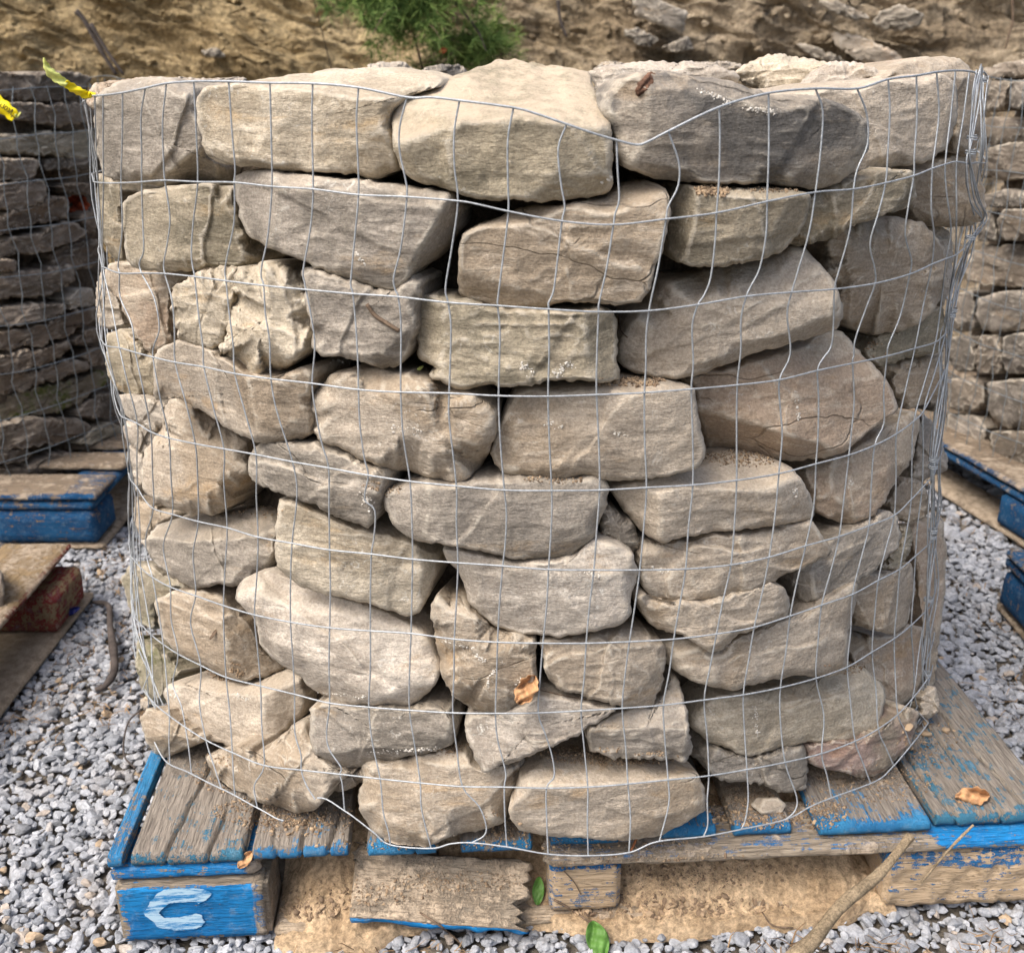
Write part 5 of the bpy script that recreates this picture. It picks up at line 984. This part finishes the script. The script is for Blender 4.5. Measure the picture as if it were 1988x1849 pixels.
# bends between crossings: (column, row above): offsets (t along the cell, sideways px)
BEND = {(0,0):[(.3,-8),(.7,-4)],(1,0):[(.25,-14),(.6,-6),(.85,4)],(2,0):[(.35,4),(.7,9),(.88,2)],(3,0):[(.35,22),(.62,22),(.85,4)],(4,0):[(.3,3),(.7,3)],(5,0):[(.5,2)],(6,0):[(.22,14),(.6,10)],(7,0):[(.25,20),(.55,24),(.8,6)],(8,0):[(.3,5),(.7,3)],(9,0):[(.4,3),(.8,0)],(10,0):[(.4,8),(.75,4)],
 (-1,0):[(.3,-9),(.65,-8)],(-2,0):[(.3,-14),(.55,-14),(.82,-3)],(-3,0):[(.3,-4),(.7,-1)],(-4,0):[(.4,-2)],(-6,0):[(.5,1),(.85,3)],(-7,0):[(.5,1)],(-8,0):[(.4,-6),(.8,-3)],(-9,0):[(.3,-6),(.7,-2)],
 (0,1):[(.45,0),(.9,-1)],(1,1):[(.5,3),(.8,4),(.93,-2)],(2,1):[(.5,1),(.9,-2)],(3,1):[(.5,2),(.85,0)],(4,1):[(.3,8),(.7,14),(.9,8)],(5,1):[(.35,12),(.7,14),(.9,4)],(6,1):[(.4,6),(.8,2)],(7,1):[(.4,8),(.8,2)],(8,1):[(.3,-8),(.6,-18),(.85,-4)],(9,1):[(.3,-8),(.6,-12),(.85,2)],(10,1):[(.4,-2),(.7,4)],(11,1):[(.3,2),(.7,10)],
 (-1,1):[(.45,-3),(.85,-8)],(-2,1):[(.5,-3),(.8,-12),(.93,-7)],(-3,1):[(.5,-3),(.8,-5),(.92,-5)],(-4,1):[(.4,0),(.8,-8),(.92,-4)],(-5,1):[(.5,0),(.8,-7),(.92,-6)],(-6,1):[(.4,6),(.75,-2),(.9,-4)],(-7,1):[(.4,-6),(.75,-8),(.93,-3)],(-8,1):[(.4,10),(.7,4),(.88,-2)],(-9,1):[(.4,2),(.75,4),(.88,-4)],(-10,1):[(.5,4),(.9,-3)],
 (-1,2):[(.3,5)],(-2,2):[(.3,4)],(-3,2):[(.3,2),(.7,2)],(-4,2):[(.3,7),(.6,10)],(-5,2):[(.3,-1),(.6,3)],(-6,2):[(.3,0),(.7,2)],(-7,2):[(.4,0),(.8,2)],(-8,2):[(.3,8),(.65,6)],(-9,2):[(.3,18),(.65,20),(.85,6)],(-10,2):[(.3,-8),(.65,4)],(0,2):[(.3,4)],(3,2):[(.3,-3),(.7,0)],(4,2):[(.25,-8),(.7,0)],(5,2):[(.25,-6),(.6,0)],(6,2):[(.25,-3),(.7,14)],(7,2):[(.5,14),(.72,16),(.85,6)],(8,2):[(.3,-4),(.7,-8),(.9,-2)],(9,2):[(.5,4),(.85,-3)],
 (0,3):[(.5,-2)],(-1,3):[(.3,-4)],(-2,3):[(.5,-4)],(-3,3):[(.4,-5),(.8,-4)],(-4,3):[(.35,-4),(.7,-4)],(-5,3):[(.4,-5)],(6,3):[(.3,2),(.6,6)],(7,3):[(.3,3),(.7,3)],(8,3):[(.4,6),(.75,3)],(9,3):[(.4,3),(.75,12)],
 (-3,4):[(.3,-9),(.45,10),(.8,6)],(-5,4):[(.4,9)],(-7,4):[(.4,-3)],(-8,4):[(.4,2)],(6,4):[(.5,2)],(7,4):[(.5,6)],(1,4):[(.4,2)],(0,4):[(.3,5),(.7,4)],
 (-3,8):[(.5,-4),(.8,0)],(-2,8):[(.4,-6)],(-1,8):[(.35,26),(.7,34),(.88,26)],(-5,8):[(.5,-4)],(-6,8):[(.45,-13),(.8,-6)],(-4,8):[(.3,2)],(1,8):[(.5,-1)],(3,8):[(.5,4)],(6,8):[(.5,8),(.85,6)],(5,8):[(.4,1),(.8,6)],(7,8):[(.6,22),(.85,18)],(4,8):[(.4,8)],
 (0,7):[(.35,-2),(.8,6)],(1,7):[(.3,10),(.6,18),(.85,17)],(-2,7):[(.5,0)],(-4,7):[(.4,-14),(.65,-14),(.9,4)],(-5,7):[(.5,-6),(.8,2)],(-9,7):[(.4,-16),(.7,-4)],(-8,7):[(.5,-8)],(-3,7):[(.5,-4)],(7,7):[(.4,-4)],(8,7):[(.5,10)],(-10,5):[(.4,-14),(.75,-10)],(-9,5):[(.4,-16),(.75,-8)],(-8,5):[(.4,-8),(.7,-4)],(-9,6):[(.5,-6)],(-8,6):[(.4,-14)]}
cage = tag(empty('wire_cage', (*[float(v) for v in MAIN.at(.15)[:2]], .15)), 'galvanised welded wire cage wrapped round the main stone stack', 'wire cage', 'wire cages holding the stone stacks')
cl = np.array(cage.location)
def seg(name, P, r, mat, par, k=6): return link(name, *(lambda V, F: (V - np.array(par.location), F))(*tube_arr(P, r, k)), mat, par)
rowY = [lambda x, R=np.array(R): np.interp(x, R[:, 0], R[:, 1]) for R in ROWS]
arcs = []
for ri, R in enumerate(ROWS):
    Q = catmull(R, 6); P = (SKIRT if ri >= 8 else MAIN).hit(Q, .0012)
    th = np.arctan2(P[:, 1] - MAIN.at(P[:, 2])[1], P[:, 0] - MAIN.at(P[:, 2])[0])
    a0, a1 = th[-1], th[0]
    while a1 < a0: a1 += 2 * math.pi
    tt = np.linspace(0, 1, 90)[1:-1]; A = a0 + (a1 - a0) * tt; z = P[-1, 2] + (P[0, 2] - P[-1, 2]) * tt + .008 * np.sin(A * 7 + ri) - (.012 if ri == 0 else 0) * np.sin(tt * math.pi)
    cx, cy, RR = MAIN.at(z); Bk = np.stack([cx + RR * np.cos(A), cy + RR * np.sin(A), z], 1)
    arcs.append((a0, a1, P[-1, 2], P[0, 2]))
    if ri == 9:      # the lowest wire is bent under and ends on the deck at the left
        k = 6 * 6; V1 = deckfix(P[:k], .1445); V2 = deckfix(P[6 * 7:], .1445)
        seg('horizontal_wire', V1, WR, M['wire'], cage); seg('horizontal_wire', np.vstack([V2, Bk]), WR, M['wire'], cage)
    else: seg('horizontal_wire', np.vstack([P, Bk, P[:1]]), WR * (1.25 if ri == 0 else 1), M['wire'], cage)
for ci, xs_ in COLS.items():
    pts_ = []
    for r in range(10):
        x = xs_[r]; y = float(rowY[r](x)); pts_.append((x, y))
        if r < 9:
            x2 = xs_[r + 1]; y2 = float(rowY[r + 1](x2))
            for t_, dx in BEND.get((ci, r), [(.5, 1.5 * math.sin(ci * 3.7 + r * 2.1))]): pts_.append((x + (x2 - x) * t_ + dx, y + (y2 - y) * t_))
    cp = catmull(pts_, 4); P = SKIRT.hit(cp, -.0006) if abs(ci) < 12 else MAIN.hit(cp, -.0006); P = deckfix(P, .1435); seg('vertical_wire', P, WR, M['wire'], cage)
a0, a1 = arcs[4][0], arcs[4][1]; nb = int((a1 - a0) / (.0508 / .63))
for k in range(0, nb + 1):
    t_ = k / nb; P = []
    for (b0, b1, z0, z1) in arcs:
        A = b0 + (b1 - b0) * t_; z = z0 + (z1 - z0) * t_; z = max(z, .142); cx, cy, RR = MAIN.at(z); RR = RR - .0015 + .003 * math.sin(k * 2.3 + z * 31); P.append((cx + RR * math.cos(A), cy + RR * math.sin(A), z))
    P[0] = (P[0][0], P[0][1], P[0][2] - .012 * math.sin(t_ * math.pi)); P = catmull(P, 4); P[:, 0] += .0025 * np.sin(P[:, 2] * 40 + k); seg('vertical_wire', P, WR, M['wire'], cage, 5)
# overlapping seam with its clips
SE = [(1905,124),(1897,180),(1886,262),(1882,300),(1896,380),(1912,420),(1886,462),(1864,520),(1848,600),(1842,680),(1834,740),(1822,830),(1812,898),(1810,960),(1812,1036),(1806,1100),(1800,1170),(1802,1240),(1797,1312),(1800,1370),(1782,1400)]
for dx, dy in ((0, 0), (-7, 4), (6, 6), (-12, 12)):
    q = [(x + dx * (.5 + .5 * math.sin(i * 1.9 + dx)), y + dy) for i, (x, y) in enumerate(SE)]; seg('vertical_wire', MAIN.hit(catmull(q, 4), .004 + .001 * dx / 7), WR, M['wire'], cage)
for (x, y) in [(1906, 156), (1887, 268), (1884, 296), (1884, 462), (1849, 602), (1846, 612), (1837, 738), (1812, 893), (1811, 906), (1811, 1030), (1809, 1042), (1802, 1164), (1799, 1308)]:
    c0 = MAIN.hit([(x, y)], .004)[0]; a = np.linspace(0, 12.6, 30); rr_ = .0048
    P = np.stack([c0[0] + rr_ * 1.2 * np.cos(a), c0[1] - rr_ * np.sin(a), c0[2] + .0012 * a / 3 - .002], 1); seg('clip', P, .0009, M['wire'], cage, 5)
P = MAIN.hit(catmull([(1768, 1388), (1764, 1412), (1775, 1422), (1795, 1404), (1806, 1372), (1800, 1352)], 6), .002); seg('clip', P, .001, M['wire'], cage, 5)
# neighbours' cages
def cage_at(bar, c, label, ztop, z0, seed):
    e = tag(empty('wire_cage', (c[0], c[1], z0)), label, 'wire cage', 'wire cages holding the stone stacks'); rr = np.random.RandomState(seed); R = .632
    zs = np.arange(ztop, z0, -.1016)
    for k, z in enumerate(zs):
        a = np.linspace(0, 2 * math.pi, 121); r_ = R + .003 * np.sin(a * 9 + k) + .002 * np.sin(a * 23 + k * 2); P = np.stack([c[0] + r_ * np.cos(a), c[1] + r_ * np.sin(a), z + .006 * np.sin(a * 3 + k) + .003 * np.sin(a * 11 + k)], 1)
        seg('horizontal_wire', P, .0011, M['wire_far'], e, 5)
    for k in range(78):
        a = k / 78 * 2 * math.pi; z = np.linspace(ztop, z0, 28); aa = a + .008 * np.sin(z * 31 + k) + .006 * np.sin(z * 67 + k * 2); P = np.stack([c[0] + R * np.cos(aa), c[1] + R * np.sin(aa), z], 1); seg('vertical_wire', P, .0011, M['wire_far'], e, 4)
cage_at(LEFT, (-1.62, 2.80), 'galvanised wire cage round the flagstones at the left', 1.0, .142, 1)
cage_at(RIGHT, (1.77, 2.72), 'galvanised wire cage round the stones at the right', 1.015, .142, 2)

# yellow flagging tape
def ribbon(name, cen, wid, Ys, mat, curl, parent):
    Q = catmull([(x, y) for x, y in cen], 6); n = len(Q); W = np.interp(np.linspace(0, 1, n), np.linspace(0, 1, len(wid)), wid); yy = np.interp(np.linspace(0, 1, n), np.linspace(0, 1, len(Ys)), Ys)
    T = np.gradient(Q, axis=0); T /= np.linalg.norm(T, axis=1)[:, None]; Nn = np.stack([-T[:, 1], T[:, 0]], 1); m = 6; V = []
    for i in range(n):
        for j in range(m + 1):
            v_ = j / m - .5; q = Q[i] + Nn[i] * v_ * W[i] * (1 + .12 * math.sin(i * 1.3 + j)); V.append(at_y(q, yy[i] + curl * (math.sin(v_ * 5 + i * .45) * .5 + v_ * v_ * 2))[0])
    V = np.array(V); F = [(i * (m + 1) + j, i * (m + 1) + j + 1, (i + 1) * (m + 1) + j + 1, (i + 1) * (m + 1) + j) for i in range(n - 1) for j in range(m)]
    o = link(name, V - np.array(parent.location), F, M[mat], parent); so = o.modifiers.new('thickness', 'SOLIDIFY'); so.thickness = .0004; return o
kn = MAIN.hit([(178, 186)], .0)[0]
tp = tag(empty('flagging_tape', kn), 'yellow flagging tape with a bleached tail tied to the top wire at the upper left', 'tape')
y0 = kn[1] - .006
ribbon('tape_tail', [(85, 112), (90, 128), (100, 143), (116, 155), (130, 164)], [3, 12, 19, 18, 14], [y0 - .03, y0 - .02], 'paleyellow', .006, tp)
ribbon('tape_tail', [(126, 161), (140, 170), (155, 178), (168, 184), (186, 183)], [14, 17, 16, 16, 7], [y0 - .02, y0], 'yellow', .006, tp)
ribbon('tape_knot', [(163, 190), (170, 184), (176, 180)], [6, 12, 5], [y0 - .003, y0 - .005], 'yellow', .004, tp)
yl = 2.02; lp_ = at_y((15, 215), yl)[0]
t2 = tag(empty('flagging_tape', lp_), 'yellow tape with black handwriting hanging on the left basket at the frame edge', 'tape')
ribbon('tape_tail', [(-30, 188), (-8, 197), (12, 212), (30, 228)], [27, 27, 26, 22], [yl, yl], 'yellow', .004, t2)
ribbon('tape_tail', [(30, 226), (36, 222), (41, 219)], [9, 7, 3], [yl, yl], 'paleyellow', .004, t2)
VV = []; FF = []
for s_ in [[(15,385),(3,400),(10,417),(24,420),(30,400),(40,393)], [(48,404),(34,416),(38,432),(52,430),(58,414),(48,404)], [(52,446),(66,446),(76,430),(66,418)], [(66,462),(84,446),(100,432),(92,452),(82,470),(96,478)], [(84,492),(98,482),(108,490),(112,500)]]:
    q = catmull([(x * .2508, 104.4 + y * .2508) for x, y in s_], 4); V, F = tube_arr(at_y(q, yl - .0075), .0008, 5); FF += [tuple(i + len(VV) for i in f) for f in F]; VV += (V - lp_).tolist()
link('handwriting', VV, FF, M['ink'], t2)
# bent nail and staple on the deck
P = pxpath([(1239, 1607), (1238, 1620), (1230, 1640), (1224, 1652)], Ys=[1.088, 1.082], n=5)
tag(tube('nail', np.vstack([P]), .0016, M['rust'], pal, 6), None); bpy.data.objects['nail'].matrix_parent_inverse = pal.matrix_world.inverted()
print('objects', len(bpy.data.objects), 'tris~', sum(len(m.loops) - 2 * len(m.polygons) for m in bpy.data.meshes))
